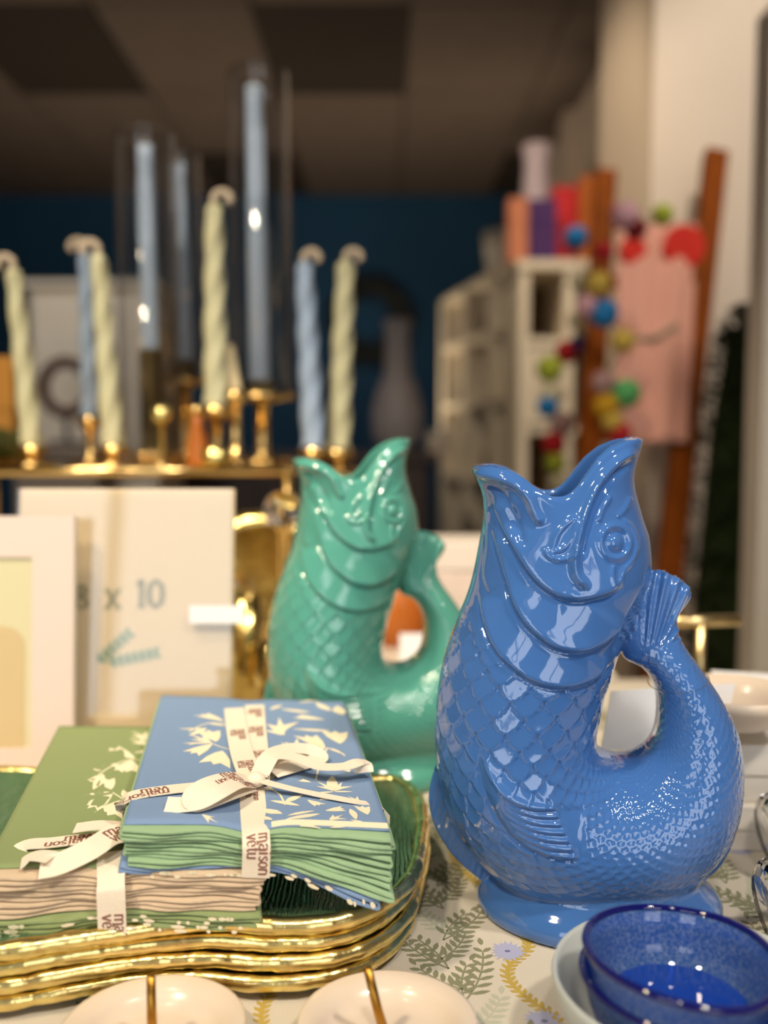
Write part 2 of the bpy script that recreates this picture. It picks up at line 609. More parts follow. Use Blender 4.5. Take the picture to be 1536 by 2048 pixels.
for layer in (0,):
    prof = []
    X0, X1, Y0, Y1 = -1.12, 0.92, 0.235, 1.02
    vs, fs = [], []
    gx = [X0 - 0.02, X0 - 0.015, X0] + list(np.linspace(X0, X1, nx)[1:-1]) + [X1, X1 + 0.015, X1 + 0.02]
    gy = [Y0 - 0.02, Y0 - 0.015, Y0] + list(np.linspace(Y0, Y1, ny)[1:-1]) + [Y1, Y1 + 0.015, Y1 + 0.02]
    drop = {0: 0.32, 1: 0.02, 2: 0.0}
    for j, y in enumerate(gy):
        for i, x in enumerate(gx):
            di = drop.get(min(i, len(gx) - 1 - i), 0.0)
            dj = drop.get(min(j, len(gy) - 1 - j), 0.0)
            d = max(di, dj)
            w = 0.012 * math.sin(30 * (x + y)) if d > 0.1 else 0.0
            vs.append((x + w * (di > 0.1), y + w * (dj > 0.1), T - d))
    n = len(gx)
    fs = [(j * n + i, j * n + i + 1, (j + 1) * n + i + 1, (j + 1) * n + i) for j in range(len(gy) - 1) for i in range(n - 1)]
    cl.add(vs, fs)
cloth = cl.build('tablecloth', CLOTH)
sol = cloth.modifiers.new('thick', 'SOLIDIFY')
sol.thickness = 0.0012
sol.offset = -1
tag(cloth, 'ivory tablecloth printed with sage fern vines and ochre chains', 'tablecloth')

t2 = thing('display_table', 'rear display table carrying the gold candle riser', 'table', (-0.4, 1.38, 0))
MB().box(-1.1, 0.26, 1.044, 1.70, T - 0.04, T - 0.0003, 0.004).build('table_top', WHITE_PAINT, t2, smooth=False)
for x in (-1.04, 0.20):
    for y in (1.11, 1.64):
        MB().box(x - 0.03, x + 0.03, y - 0.03, y + 0.03, 0, T - 0.0402, 0.003).build('leg', WALNUT, t2, smooth=False)


def ground(x, y, h):
    return (x, y, T + 0.00012 + h)


vine_mb, pale_mb, chain_mb, bloom_mb, eye_mb = MB(), MB(), MB(), MB(), MB()


def leaflet(mb, x, y, a, L, w):
    ca, sa = math.cos(a), math.sin(a)
    pts = [(0, 0), (0.3, 0.42), (0.65, 0.5), (1.0, 0.12), (1.0, -0.12), (0.65, -0.5), (0.3, -0.42)]
    j = 0.00002 + 0.0001 * random.random()
    mb.poly([(x + L * p * ca - w * q * sa, y + L * p * sa + w * q * ca) for p, q in pts], lambda x_, y_, h: (x_, y_, T + (j + 0.00006 if h > 0 else 0.00002)), 0.00006)


def frond(mb, x, y, a, L, n, bend):
    """a fern branch: thin stem with paired leaflets"""
    pts = []
    for k in range(n + 1):
        pts.append((x, y, a))
        x += L / n * math.cos(a)
        y += L / n * math.sin(a)
        a += bend / n
    for (x0, y0, a0), (x1, y1, a1) in zip(pts, pts[1:]):
        ca, sa = -math.sin(a0) * 0.00045, math.cos(a0) * 0.00045
        mb.poly([(x0 + ca, y0 + sa), (x0 - ca, y0 - sa), (x1 - ca, y1 - sa), (x1 + ca, y1 + sa)], ground, 0.00005)
    for k in range(1, n + 1):
        x0, y0, a0 = pts[k]
        f = 1.0 - 0.55 * k / n
        for s in (-1, 1):
            leaflet(mb, x0, y0, a0 + s * 0.85, 0.0085 * f + 0.002, 0.0028)
    leaflet(mb, x, y, a, 0.007, 0.003)


def vine(fx, y0, y1, step=0.030):
    y = y0
    s = 1
    k = 0
    while y < y1:
        x = fx(y)
        a = math.atan2(1.0, (fx(y + 0.01) - x) / 0.01)
        frond(vine_mb, x, y, a + s * 0.75, 0.038 + 0.008 * random.random(), 7, -s * 0.5)
        frond(pale_mb if k % 3 == 2 else vine_mb, x - s * 0.004, y + 0.008, a - s * 0.9, 0.030, 6, s * 0.6)
        frond(vine_mb, x, y, a + s * 0.15, 0.030, 5, s * 0.5)
        if k % 2 == 0:
            bx, by = x + s * 0.031, y + 0.016
            ptsb = []
            for q in range(36):
                aa = 2 * math.pi * q / 36
                rb_ = (0.0095 if q % 2 else 0.0066) * (0.85 + 0.25 * random.random())
                ptsb.append((bx + rb_ * math.cos(aa), by + rb_ * math.sin(aa)))
            bloom_mb.poly(ptsb, ground, 0.00004)
            eye_mb.poly([(bx + 0.0016 * math.cos(q), by + 0.0011 * math.sin(q)) for q in (0, 1.05, 2.1, 3.14, 4.2, 5.2)], lambda x, y, h: (x, y, T + 0.00025 + h), 0.00004)
        s = -s
        k += 1
        y += step * (0.85 + 0.3 * random.random())


def chain(fx, y0, y1):
    y = y0
    k = 0
    while y < y1:
        x = fx(y)
        dx = (fx(y + 0.002) - x) / 0.002
        a = math.atan2(1.0, dx)
        s = 1 if k % 2 else -1
        leaflet(chain_mb, x, y, a + s * 0.8, 0.0052, 0.0022)
        leaflet(chain_mb, x, y, a, 0.0034, 0.0026)
        y += 0.0021 / max(0.5, math.hypot(1, dx)) * 1.0
        k += 1


near_chain = crom([(at_z(*q, T).y, at_z(*q, T).x) for q in [(1130, 2120), (1112, 2040), (1062, 2002), (1022, 1965), (1018, 1932), (1058, 1888), (1010, 1830), (960, 1770), (935, 1750), (908, 1715), (915, 1660)]], 6)
order = np.argsort(near_chain[:, 0])
ncy, ncx = near_chain[order, 0], near_chain[order, 1]
near_vine = [(at_z(*q, T).y, at_z(*q, T).x) for q in [(965, 2120), (945, 2030), (905, 1960), (885, 1900), (890, 1830), (868, 1750), (852, 1680), (850, 1600)]]
near_vine.sort()
vine(lambda y: float(np.interp(y, [p[0] for p in near_vine], [p[1] for p in near_vine])), 0.33, 0.70)
chain(lambda y: float(np.interp(y, ncy, ncx)), 0.36, 0.72)
for c0, kind in ((0.205, 'v'), (0.165, 'c'), (-0.13, 'v'), (-0.045, 'c'), (-0.20, 'c'), (-0.29, 'v'), (0.36, 'v')):
    if kind == 'v':
        vine(lambda y: c0 + 0.010 * math.sin(y * 38 + c0 * 9), 0.27, 0.86 if c0 > 0 else 0.52)
    else:
        chain(lambda y: c0 + 0.011 * math.sin(y * 55 + c0 * 7 + 1.0), 0.27, 0.80 if c0 > 0 else 0.50)
for mbx, nm, m in ((vine_mb, 'fern_print', VINE), (pale_mb, 'pale_fern_print', VINE_PALE), (chain_mb, 'chain_print', CHAIN),
                   (bloom_mb, 'flower_print', BLOOM), (eye_mb, 'flower_eye_print', BLOOM_EYE)):
    o = mbx.build(nm, m, cloth, smooth=False)
    o['kind'] = 'stuff'

# ================================================================== fish jugs
JC = at_z(1195, 1815, T)                       # foot centre of the blue jug
JD = Matrix.Rotation(math.radians(8), 3, 'Z') @ Vector((JC.x, JC.y, 0)).normalized()      # away from the viewer
JX = Vector((JD.y, -JD.x, 0))                  # to the right along the fish's side
JYAW = math.atan2(JX.y, JX.x)


def jp(px, py, near=0.0):
    """pixel -> (u, z) in the jug's side plane (shifted towards the viewer by near)"""
    r = ray(px, py)
    o = Vector((0, 0, ZC))
    p0 = JC - JD * near
    t = (p0 - o).dot(JD) / r.dot(JD)
    p = o + r * t
    return (p - JC).dot(JX), p.z - T


STATIONS = [  # outer px, inner px, half depth in mm : from the throat down, round the belly and up the tail
    ((965, 1040), (1283, 1030), 39), ((957, 1090), (1298, 1080), 42), ((941, 1165), (1299, 1155), 45),
    ((915, 1238), (1270, 1228), 47), ((888, 1315), (1234, 1308), 48), ((873, 1400), (1204, 1390), 49),
    ((871, 1480), (1190, 1462), 50), ((880, 1560), (1193, 1490), 51), ((905, 1640), (1203, 1503), 51),
    ((960, 1715), (1216, 1510), 51), ((1040, 1775), (1230, 1514), 50), ((1140, 1800), (1242, 1515), 49),
    ((1245, 1800), (1254, 1514), 47), ((1340, 1775), (1268, 1510), 44), ((1420, 1715), (1285, 1500), 40),
    ((1467, 1640), (1299, 1486), 36), ((1481, 1550), (1310, 1464), 32), ((1472, 1465), (1315, 1428), 28),
    ((1440, 1395), (1313, 1385), 25), ((1398, 1333), (1299, 1352), 22), ((1366, 1288), (1276, 1328), 19),
    ((1354, 1252), (1246, 1313), 16), ((1358, 1228), (1234, 1270), 13), ((1376, 1206), (1250, 1205), 10),
    ((1384, 1186), (1290, 1150), 7.5), ((1366, 1160), (1318, 1138), 5)]
RIM = [(945, 935), (975, 936), (1010, 943), (1045, 960), (1075, 984), (1100, 997), (1125, 999), (1150, 986), (1172, 958),
       (1198, 925), (1228, 900), (1258, 886), (1285, 880)]


def jug_mesh():
    NP = 72
    ph = 2 * np.pi * np.arange(NP) / NP
    rings = []
    # rim
    rimx = np.array([p[0] for p in RIM], float)
    rimy = np.array([p[1] for p in RIM], float)

    def rim_ring(shrink, drop):
        r = []
        for a in ph:
            x = (945 + 1285) / 2 - (1285 - 945) / 2 * math.cos(a)
            y = float(np.interp(x, rimx, rimy))
            b = 0.035 * abs(math.sin(a)) ** 0.85 * (1.0 + 0.12 * math.cos(a))
            u, z = jp(x, y, b)
            uc = jp(1112, 990)[0]
            k = 1.0 - shrink / 0.045
            r.append((uc + (u - uc) * k, math.copysign(max(0.0, b - shrink), math.sin(a)) if abs(math.sin(a)) > 1e-6 else 0.0, z - drop))
        return np.array(r)

    def ring(o, i, b, shrink=0.0, drop=0.0):
        O, I = np.array(jp(*o)), np.array(jp(*i))
        C, A = (O + I) / 2, (O - I) / 2
        L = np.linalg.norm(A)
        A = A * max(0.05, (L - shrink) / L)
        b = max(0.002, b - shrink)
        c, s = np.cos(ph), np.sin(ph)
        return np.stack([C[0] + A[0] * c, b * s, C[1] + A[1] * c - drop], 1)

    # closed tube: cavity bottom -> cavity wall -> rim -> outside -> tail tip
    inner = [ring(*STATIONS[k][:2], STATIONS[k][2] / 1000.0, 0.0055) for k in (4, 3, 2, 1, 0)]
    rings += inner
    rings.append(rim_ring(0.0050, 0.0015))
    rings.append(rim_ring(0.0022, -0.0012))
    rings.append(rim_ring(-0.0004, 0.0010))
    mid = 0.5 * rim_ring(0.0, 0.0) + 0.5 * ring(*STATIONS[0][:2], STATIONS[0][2] / 1000.0)
    cs = np.cos(ph)
    mid[:, 0] += 0.0022 * np.maximum(cs, 0) ** 4 - 0.0042 * np.maximum(-cs, 0) ** 4
    rings.append(mid)
    for o, i, b in STATIONS:
        rings.append(ring(o, i, b / 1000.0))
    R = crom(np.array(rings), 5)
    k = len(R)
    V = R.reshape(-1, 3)
    Fc = []
    for i in range(k - 1):
        for j in range(NP):
            j2 = (j + 1) % NP
            Fc.append((i * NP + j, i * NP + j2, (i + 1) * NP + j2, (i + 1) * NP + j))
    Fc.append(tuple(range(NP - 1, -1, -1)))
    Fc.append(tuple((k - 1) * NP + j for j in range(NP)))
    mb = MB()
    mb.add(V, Fc)
    # oval foot
    rx = (jp(1440, 1810)[0] - jp(950, 1810)[0]) / 2
    prof = [(0.0001, 0.0), (rx - 0.004, 0.0), (rx - 0.001, 0.0012), (rx, 0.0042), (rx - 0.0008, 0.0070), (rx - 0.0032, 0.0098),
            (rx - 0.0075, 0.0128), (rx - 0.0112, 0.0165), (rx - 0.0130, 0.0210), (rx - 0.0135, 0.0275), (rx - 0.02, 0.030), (0.0001, 0.030)]
    prof = [(r, z * 1.25) for r, z in prof]
    mb.lathe(prof, (0, 0, 0), 96, 1.0, 0.79)
    # keel fin at the lower left and the spur at the lower right
    for line, back in ((crom([(872, 1530), (862, 1558), (857, 1600), (868, 1650), (903, 1708), (948, 1750), (990, 1779), (1012, 1800)], 5), (1010, 1640)),
                       (crom([(1475, 1640), (1466, 1680), (1455, 1706), (1432, 1742), (1408, 1762), (1398, 1790)], 5), (1360, 1690))):
        vs, fs = [], []
        bu, bz = jp(*back)
        n = len(line)
        for q in line:
            u, z = jp(*q)
            for f, th in ((0.0, 0.0016), (0.25, 0.0030), (1.0, 0.011)):
                x, y = u + (bu - u) * f, z + (bz - z) * f
                vs += [(x, -th, y), (x, th, y)]
        for i in range(n - 1):
            a, b = i * 6, (i + 1) * 6
            fs += [(a, b, b + 2, a + 2), (a + 2, b + 2, b + 4, a + 4), (a + 1, a + 3, b + 3, b + 1), (a + 3, a + 5, b + 5, b + 3),
                   (a, a + 1, b + 1, b), (a + 4, b + 4, b + 5, a + 5)]
        e = (n - 1) * 6
        fs += [(0, 2, 3, 1), (2, 4, 5, 3), (e, e + 1, e + 3, e + 2), (e + 2, e + 3, e + 5, e + 4)]
        mb.add(vs, fs)
    o = mb.build('jug_form', None)
    md = o.modifiers.new('r', 'REMESH')
    md.mode = 'VOXEL'
    md.voxel_size = 0.00085
    dg = bpy.context.evaluated_depsgraph_get()
    me = o.evaluated_get(dg).to_mesh()
    nv = len(me.vertices)
    V = np.empty(nv * 3, np.float32)
    me.vertices.foreach_get('co', V)
    V = V.reshape(-1, 3).astype(float)
    nl = len(me.loops)
    L = np.empty(nl, np.int32)
    me.loops.foreach_get('vertex_index', L)
    npoly = len(me.polygons)
    quads = L.reshape(npoly, 4) if nl == npoly * 4 else None
    o.evaluated_get(dg).to_mesh_clear()
    d = o.data
    bpy.data.objects.remove(o)
    bpy.data.meshes.remove(d)
    return V, quads


def smooth(V, Q, it, lam=0.55):
    E = np.concatenate([Q[:, [0, 1]], Q[:, [1, 2]], Q[:, [2, 3]], Q[:, [3, 0]]])
    n = len(V)
    deg = np.bincount(E.ravel(), minlength=n).astype(float)
    for k in range(it):
        S = np.stack([np.bincount(E[:, 0], V[E[:, 1], c], n) + np.bincount(E[:, 1], V[E[:, 0], c], n) for c in range(3)], 1)
        V = V + lam * (S / deg[:, None] - V)
    return V


def vnormals(V, Q):
    fn = np.cross(V[Q[:, 2]] - V[Q[:, 0]], V[Q[:, 3]] - V[Q[:, 1]])
    N = np.stack([np.bincount(Q.ravel(), np.repeat(fn[:, c], 4), len(V)) for c in range(3)], 1)
    return N / (np.linalg.norm(N, axis=1, keepdims=True) + 1e-12)


def pline(px, py, pts):
    """distance, signed side (positive = right-hand/up side) and 0..1 position of the nearest spot on a polyline"""
    P = np.asarray(pts, float)
    seg = np.linalg.norm(np.diff(P, axis=0), axis=1)
    acc = np.concatenate([[0], np.cumsum(seg)])
    best = np.full(len(px), 1e9)
    side = np.ones(len(px))
    pos = np.zeros(len(px))
    for i in range(len(P) - 1):
        d = P[i + 1] - P[i]
        t = np.clip(((px - P[i, 0]) * d[0] + (py - P[i, 1]) * d[1]) / (d @ d), 0, 1)
        qx, qy = px - P[i, 0] - t * d[0], py - P[i, 1] - t * d[1]
        dd = np.hypot(qx, qy)
        m = dd < best
        best[m] = dd[m]
        side[m] = np.where((d[0] * qy - d[1] * qx)[m] < 0, 1, -1)
        pos[m] = ((acc[i] + t * seg[i]) / acc[-1])[m]
    return best, side, pos


def sstep(a, b, x):
    t = np.clip((x - a) / (b - a), 0, 1)
    return t * t * (3 - 2 * t)


def relief(V, N):
    """height (m) along the normal for the modelled details: gill plates, lips, eye, fins, scales"""
    W = np.array([JC]) + V[:, [0]] * np.array([JX]) + (-np.abs(V[:, [1]])) * np.array([JD])
    W[:, 2] = T + V[:, 2]
    px, py = project(W)
    # stations along the fish's spine
    Oc = crom([jp(*s[0]) for s in STATIONS], 10)
    Ic = crom([jp(*s[1]) for s in STATIONS], 10)
    Bc = crom([[s[2] / 1000.0] for s in STATIONS], 10)[:, 0]
    C, A = (Oc + Ic) / 2, np.linalg.norm(Oc - Ic, axis=1) / 2
    S = np.concatenate([[0], np.cumsum(np.linalg.norm(np.diff(C, axis=0), axis=1))])
    uz = V[:, [0, 2]]
    near = np.empty(len(V), int)
    # nearest cross-section: compare along each station's own outer-inner line
    D = (Oc - Ic) / (2 * A[:, None])
    Tn = np.stack([-D[:, 1], D[:, 0]], 1)
    for a in range(0, len(V), 20000):
        q = uz[a:a + 20000]
        rel = q[:, None, :] - C[None]
        along = np.abs((rel * Tn[None]).sum(2))
        lat = np.abs((rel * D[None]).sum(2))
        cost = along + 3.0 * np.maximum(0, lat - A[None] * 1.06)
        near[a:a + 20000] = cost.argmin(1)
    near_tail = near >= 195
    h = np.zeros(len(V))
    face = sstep(0.05, 0.45, np.abs(N[:, 1]))
    mm = 0.001

    def ridge(pts, A, w, fade=0.12, per=6):
        nonlocal h
        d, s, t = pline(px, py, crom(pts, per))
        f = sstep(0, fade, t) * sstep(0, fade, 1 - t) if fade else 1.0
        h = h + A * mm * np.exp(-(d / w) ** 2) * f * face

    def plate(pts, A, Lr, fade=0.10, per=6, edge=2.2, fade0=None):
        """raised above the line, sharp lower edge"""
        nonlocal h
        d, s, t = pline(px, py, crom(pts, per))
        sd = d * s
        f = sstep(0, fade0 or fade, t) * sstep(0, fade, 1 - t)
        h = h + A * mm * f * face * (1 / (1 + np.exp(-sd / edge))) * np.exp(-np.maximum(sd, 0) / Lr)
        h = h - 0.35 * A * mm * f * face * np.exp(-((sd + 5) / 4.0) ** 2)

    # gill plates
    plate([(985, 985), (1003, 1040), (1030, 1090), (1057, 1140), (1085, 1173), (1121, 1195), (1166, 1199), (1212, 1188), (1252, 1168)], 4.0, 55, edge=2.6)
    plate([(986, 1050), (1004, 1115), (1022, 1185), (1044, 1236), (1076, 1272), (1112, 1295), (1157, 1301), (1198, 1289), (1232, 1262), (1256, 1226)], 4.0, 52, edge=2.6)
    plate([(958, 1180), (972, 1250), (992, 1298), (1021, 1331), (1057, 1358), (1103, 1373), (1148, 1371), (1189, 1354), (1226, 1318)], 3.5, 48, edge=2.6)
    plate([(966, 1010), (975, 1080), (968, 1150), (984, 1190)], 1.6, 24)
    # lips
    ridge([(948, 945), (994, 954), (1030, 968), (1057, 992), (1071, 1023), (1087, 1053)], 3.0, 8, 0.08)
    ridge([(955, 968), (990, 975), (1018, 1005), (1040, 1050), (1053, 1100)], -1.5, 8)
    ridge([(1278, 900), (1240, 919), (1203, 958), (1181, 1000), (1166, 1041), (1157, 1077), (1148, 1123), (1153, 1155), (1176, 1180)], 3.1, 8, 0.08)
    ridge([(1270, 925), (1243, 938), (1212, 972), (1192, 1010), (1178, 1050), (1168, 1088), (1160, 1125)], -1.7, 7)
    # nostril loop on the cheek
    ridge([(1106, 1098), (1116, 1068), (1136, 1046), (1150, 1040), (1146, 1066), (1132, 1092), (1114, 1104), (1106, 1098)], 1.5, 5, 0)
    ridge([(1093, 1095), (1100, 1112), (1120, 1120), (1146, 1112), (1156, 1090)], 1.6, 5.5)
    ridge([(1160, 1100), (1150, 1130), (1158, 1160), (1172, 1178)], 1.0, 6)
    # eye
    r = np.hypot((px - 1230) / 1.0, (py - 1085) / 1.12)
    h += mm * face * (1.9 * np.exp(-(r / 14.0) ** 3) + 1.5 * np.exp(-((r - 29) / 6.0) ** 2) - 0.7 * np.exp(-((r - 19) / 4.0) ** 2))
    ridge([(1238, 1034), (1262, 1056), (1272, 1090), (1262, 1122), (1246, 1142), (1236, 1176)], 1.6, 5.5)
    ridge([(1228, 1128), (1222, 1150), (1226, 1176)], 1.4, 5)
    ridge([(1222, 990), (1204, 1020), (1196, 1046)], 1.2, 5)
    ridge([(1262, 992), (1250, 1018), (1232, 1036)], 1.0, 6)
    # side fin: fan of seven stepped rays
    top = crom([(962, 1490), (972, 1530), (992, 1566), (1022, 1598), (1066, 1616), (1114, 1618)], 5)
    bot = crom([(956, 1510), (970, 1574), (1000, 1636), (1040, 1680), (1096, 1708), (1160, 1718)], 5)
    for q in range(7):
        f = q / 6.0
        plate(list(top * (1 - f) + bot * f), 2.2 if q < 6 else 3.0, 13, 0.05, 1, 1.6, 0.55)
    fd, fs_, ft = pline(px, py, bot)
    td, ts_, tt = pline(px, py, top)
    infin = (1 / (1 + np.exp(-fd * fs_ / 3))) * (1 / (1 + np.exp(td * ts_ / 3))) * sstep(0.0, 0.06, ft) * sstep(1172, 1160, px)
    # tail fan rays
    ang = np.degrees(np.arctan2(1385 - py, px - 1283))
    intail = sstep(1296, 1268, py) * (V[:, 0] > jp(1228, 1300)[0]) * (py > 1100) * (near_tail)
    dl, dls, dlt = pline(px, py, crom([(1306, 1130), (1296, 1175), (1268, 1228), (1240, 1280), (1226, 1312)], 6))
    tailside = 1 / (1 + np.exp(-dl * dls / 3))            # right of the seam between head and tail
    intail = intail * tailside
    h += mm * 1.1 * face * intail * np.cos(np.radians(ang * 360 / 6.0))
    h -= mm * 2.2 * face * np.exp(-(dl / 7.0) ** 2) * sstep(0, 0.06, dlt) * sstep(0, 0.1, 1 - dlt)
    # keel fin ribs
    kx = (px - 858) * 0.84 + (py - 1545) * -0.54
    kd, ks, kt = pline(px, py, crom([(878, 1540), (893, 1610), (922, 1672), (962, 1724), (1000, 1765)], 6))
    onkeel = (kd * ks < 0) * (py > 1540) * (px < 1010) * sstep(0, 0.08, kt)
    onkeel = 1 / (1 + np.exp(kd * ks / 2.5)) * (py > 1540) * (px < 1000) * (py < 1768)
    h += mm * 0.40 * onkeel * np.cos(2 * np.pi * (px * 0.9 + py * 0.22) / 13.0) * sstep(0.7, 0.95, np.abs(N[:, 1]))
    # scales
    rel = uz - C[near]
    tn = (rel * Tn[near]).sum(1)
    s = S[near] + np.sign((np.gradient(C, axis=0)[near] * Tn[near]).sum(1)) * tn * 0.9
    lat = np.clip((rel * D[near]).sum(1) / A[near], -1, 1)
    Aa = (A[near] + Bc[near]) / 2
    w = np.arcsin(lat) * Aa
    p_of = np.interp(S, [0.05, 0.11, 0.15, 0.20, 0.26, 0.40], [0.0165, 0.0160, 0.0115, 0.0066, 0.0055, 0.0048])
    Qc = np.concatenate([[0], np.cumsum(np.diff(S) / ((p_of[1:] + p_of[:-1]) / 2))])
    qs = np.interp(s, S, Qc) * 1.9
    pw = np.interp(s, S, p_of)
    ww = w / (pw * 1.05)
    row = np.floor(qs)
    hs = np.zeros(len(V))
    done = np.zeros(len(V), bool)
    R = 1.12
    for k in (2, 1, 0):
        i = row - k
        off = np.mod(i, 2) * 0.5
        xc = np.round(ww - off) + off
        dx, dy = ww - xc, (qs - (i + 0.0)) / 1.9
        d = np.hypot(dx / 0.53, dy / 0.86)
        m = (d < 1.0) & (dy > 0) & ~done
        hs[m] = 0.15 + 0.85 * d[m] ** 1.5
        done |= m
    amp = np.interp(s, [0.02, 0.12, 0.17, 0.22, 0.45], [1.15, 1.15, 0.9, 0.65, 0.55]) * mm
    g3d, g3s, g3t = pline(px, py, crom([(880, 1150), (940, 1230), (992, 1300), (1021, 1333), (1057, 1360), (1103, 1375), (1148, 1373), (1189, 1356), (1240, 1316)], 6))
    msk = 1 / (1 + np.exp((g3d * g3s) / 3.0))
    after = (near > 95)
    msk = np.where(after, 1.0, msk)
    msk = msk * (1 - infin) * (1 - np.clip(intail, 0, 1)) * (1 - onkeel) * sstep(0.020, 0.029, V[:, 2]) * sstep(1160, 1200, py + 0 * px)
    msk = msk * sstep(0.25, 0.6, np.abs(N[:, 1]) + 0.3)
    msk = msk * (near < 212) * (1 - np.exp(-(dl / 18.0) ** 2))
    h += amp * hs * msk
    inside = (V[:, 2] > jp(1100, 1330)[1]) & (np.abs(V[:, 1]) < 0.9)
    return h, near


def build_jug_parts():
    V, Q = jug_mesh()
    V = smooth(V, Q, 7)
    N = vnormals(V, Q)
    h, near = relief(V, N)
    # keep the inside of the mouth plain: normals that face the throat axis
    cu = jp(1112, 1100)[0]
    axis = np.stack([V[:, 0] - cu, V[:, 1], np.zeros(len(V))], 1)
    throat = ((N * axis).sum(1) < -0.002) & (V[:, 2] > jp(1100, 1300)[1]) & (np.abs(V[:, 0] - cu) < 0.045)
    h[throat] = 0
    V = V + N * h[:, None]
    V = smooth(V, Q, 1, 0.35)
    N = vnormals(V, Q)
    ctr = V[Q].mean(1)
    fn = near[Q[:, 0]]
    zf = 0.0225
    foot = (ctr[:, 2] < zf)
    tail = ~foot & (fn >= 150) & (ctr[:, 0] > jp(1225, 1400)[0])
    body = ~foot & ~tail
    out = []
    for name, m in (('body', body), ('tail_handle', tail), ('foot', foot)):
        q = Q[m]
        ids, inv = np.unique(q, return_inverse=True)
        me = bpy.data.meshes.new(name)
        nf = len(q)
        me.vertices.add(len(ids))
        me.vertices.foreach_set('co', V[ids].astype(np.float32).ravel())
        me.loops.add(nf * 4)
        me.loops.foreach_set('vertex_index', inv.astype(np.int32).ravel())
        me.polygons.add(nf)
        me.polygons.foreach_set('loop_start', np.arange(nf, dtype=np.int32) * 4)
        me.update(calc_edges=True)
        me.validate()
        me.shade_smooth()
        me.normals_split_custom_set_from_vertices(N[ids])
        out.append((name, me))
    return out


JUG_PARTS = build_jug_parts()


def place_jug(label, loc, yaw, glaze):
    t = thing('fish_jug', label, 'jug', loc, yaw, 'fish shaped jugs')
    for name, me in JUG_PARTS:
        m2 = me if len(me.materials) == 0 else me.copy()
        m2.materials.clear()
        m2.materials.append(glaze)
        o = bpy.data.objects.new(name, m2)
        col.objects.link(o)
        o.parent = t
    return t


place_jug('glossy blue ceramic fish jug with open mouth and curled tail handle', (JC.x, JC.y, T), JYAW, BLUE_GLAZE)
TC = at_z(771, 1544, T)
place_jug('teal green ceramic fish jug standing behind the napkins and the blue one', (TC.x, TC.y, T),
          math.atan2(-TC.x, TC.y) + math.radians(8), TEAL_GLAZE)

# ================================================================== green glass trays with gilded rims
TRAY_OUT = [(-330, 1880), (-150, 1912), (0, 1903), (150, 1878), (300, 1853), (430, 1843), (560, 1850), (680, 1838), (770, 1803), (822, 1752),
            (838, 1690), (843, 1640), (832, 1594), (792, 1562), (715, 1560), (560, 1556), (400, 1548), (240, 1552), (80, 1545), (-100, 1540), (-260, 1552), (-360, 1610), (-400, 1740)]


def tray(k, label):
    z = T + 0.0072 + 0.0093 * k
    pts = np.array([tuple(at_z(*q, T + 0.0361)[:2]) for q in TRAY_OUT])
    c = pts.mean(0)
    ang = (-0.06, -0.04, -0.018, 0.0)[k]
    off = ((-0.008, 0.0), (-0.004, 0.001), (-0.004, 0.0015), (0, 0))[k]
    R_ = np.array([[math.cos(ang), -math.sin(ang)], [math.sin(ang), math.cos(ang)]])
    pv = np.array(tuple(at_z(600, 1850, T + 0.036)[:2]))
    pts = (pts - pv) @ R_.T + pv + np.array(off)
    ring = crom(pts, 10, True)
    n = len(ring)
    t = thing('glass_tray', label, 'tray', (c[0], c[1], z - 0.004), 0, 'stacked green glass trays')
    # glass dish: top and underside, sunken middle
    vs, fs = [], []
    fr = [0.0, 0.25, 0.5, 0.7, 0.82, 0.9, 0.96, 1.0]
    dz = [-0.0030, -0.0030, -0.0030, -0.0028, -0.0020, -0.0006, 0.0006, 0.0010]
    m = len(fr)
    for side in (0, 1):
        for f, d in zip(fr, dz):
            for i in range(n):
                p = c + (ring[i] - c) * f
                vs.append((p[0], p[1], z + d + (0.0018 if side == 0 else -0.0022)))
    for side in (0, 1):
        b = side * m * n
        for a in range(m - 1):
            for i in range(n):
                q = (b + a * n + i, b + a * n + (i + 1) % n, b + (a + 1) * n + (i + 1) % n, b + (a + 1) * n + i)
                fs.append(q[::-1] if side == 0 else q)
    e0, e1 = (m - 1) * n, 2 * m * n - n
    for i in range(n):
        fs.append((e0 + i, e1 + i, e1 + (i + 1) % n, e0 + (i + 1) % n)[::-1])
    obj('glass_plate', vs, fs, GREEN_GLASS, t)
    rp = [Vector((p[0], p[1], z + 0.0006 + 0.0004 * math.sin(i * 0.21 + k))) for i, p in enumerate(ring)]
    rad = [0.0043 + 0.0002 * math.sin(i * 0.9 + 2 * k) + 0.00012 * rng.standard_normal() for i in range(n)]
    fine = crom([(p.x, p.y, p.z, r) for p, r in zip(rp, rad)], 2, True)
    MB().tube([q[:3] for q in fine], [float(q[3]) for q in fine], 12, True).build('gilded_rim', GOLD_LEAF, t)
    return t


tray(0, 'green ribbed glass tray with gold rim, lowest of the stack')
tray(1, 'green ribbed glass tray with gold rim, second from the bottom')
tray(2, 'green ribbed glass tray with gold rim, second from the top')
tray(3, 'green ribbed glass tray with gold rim, topmost, carrying the napkins')


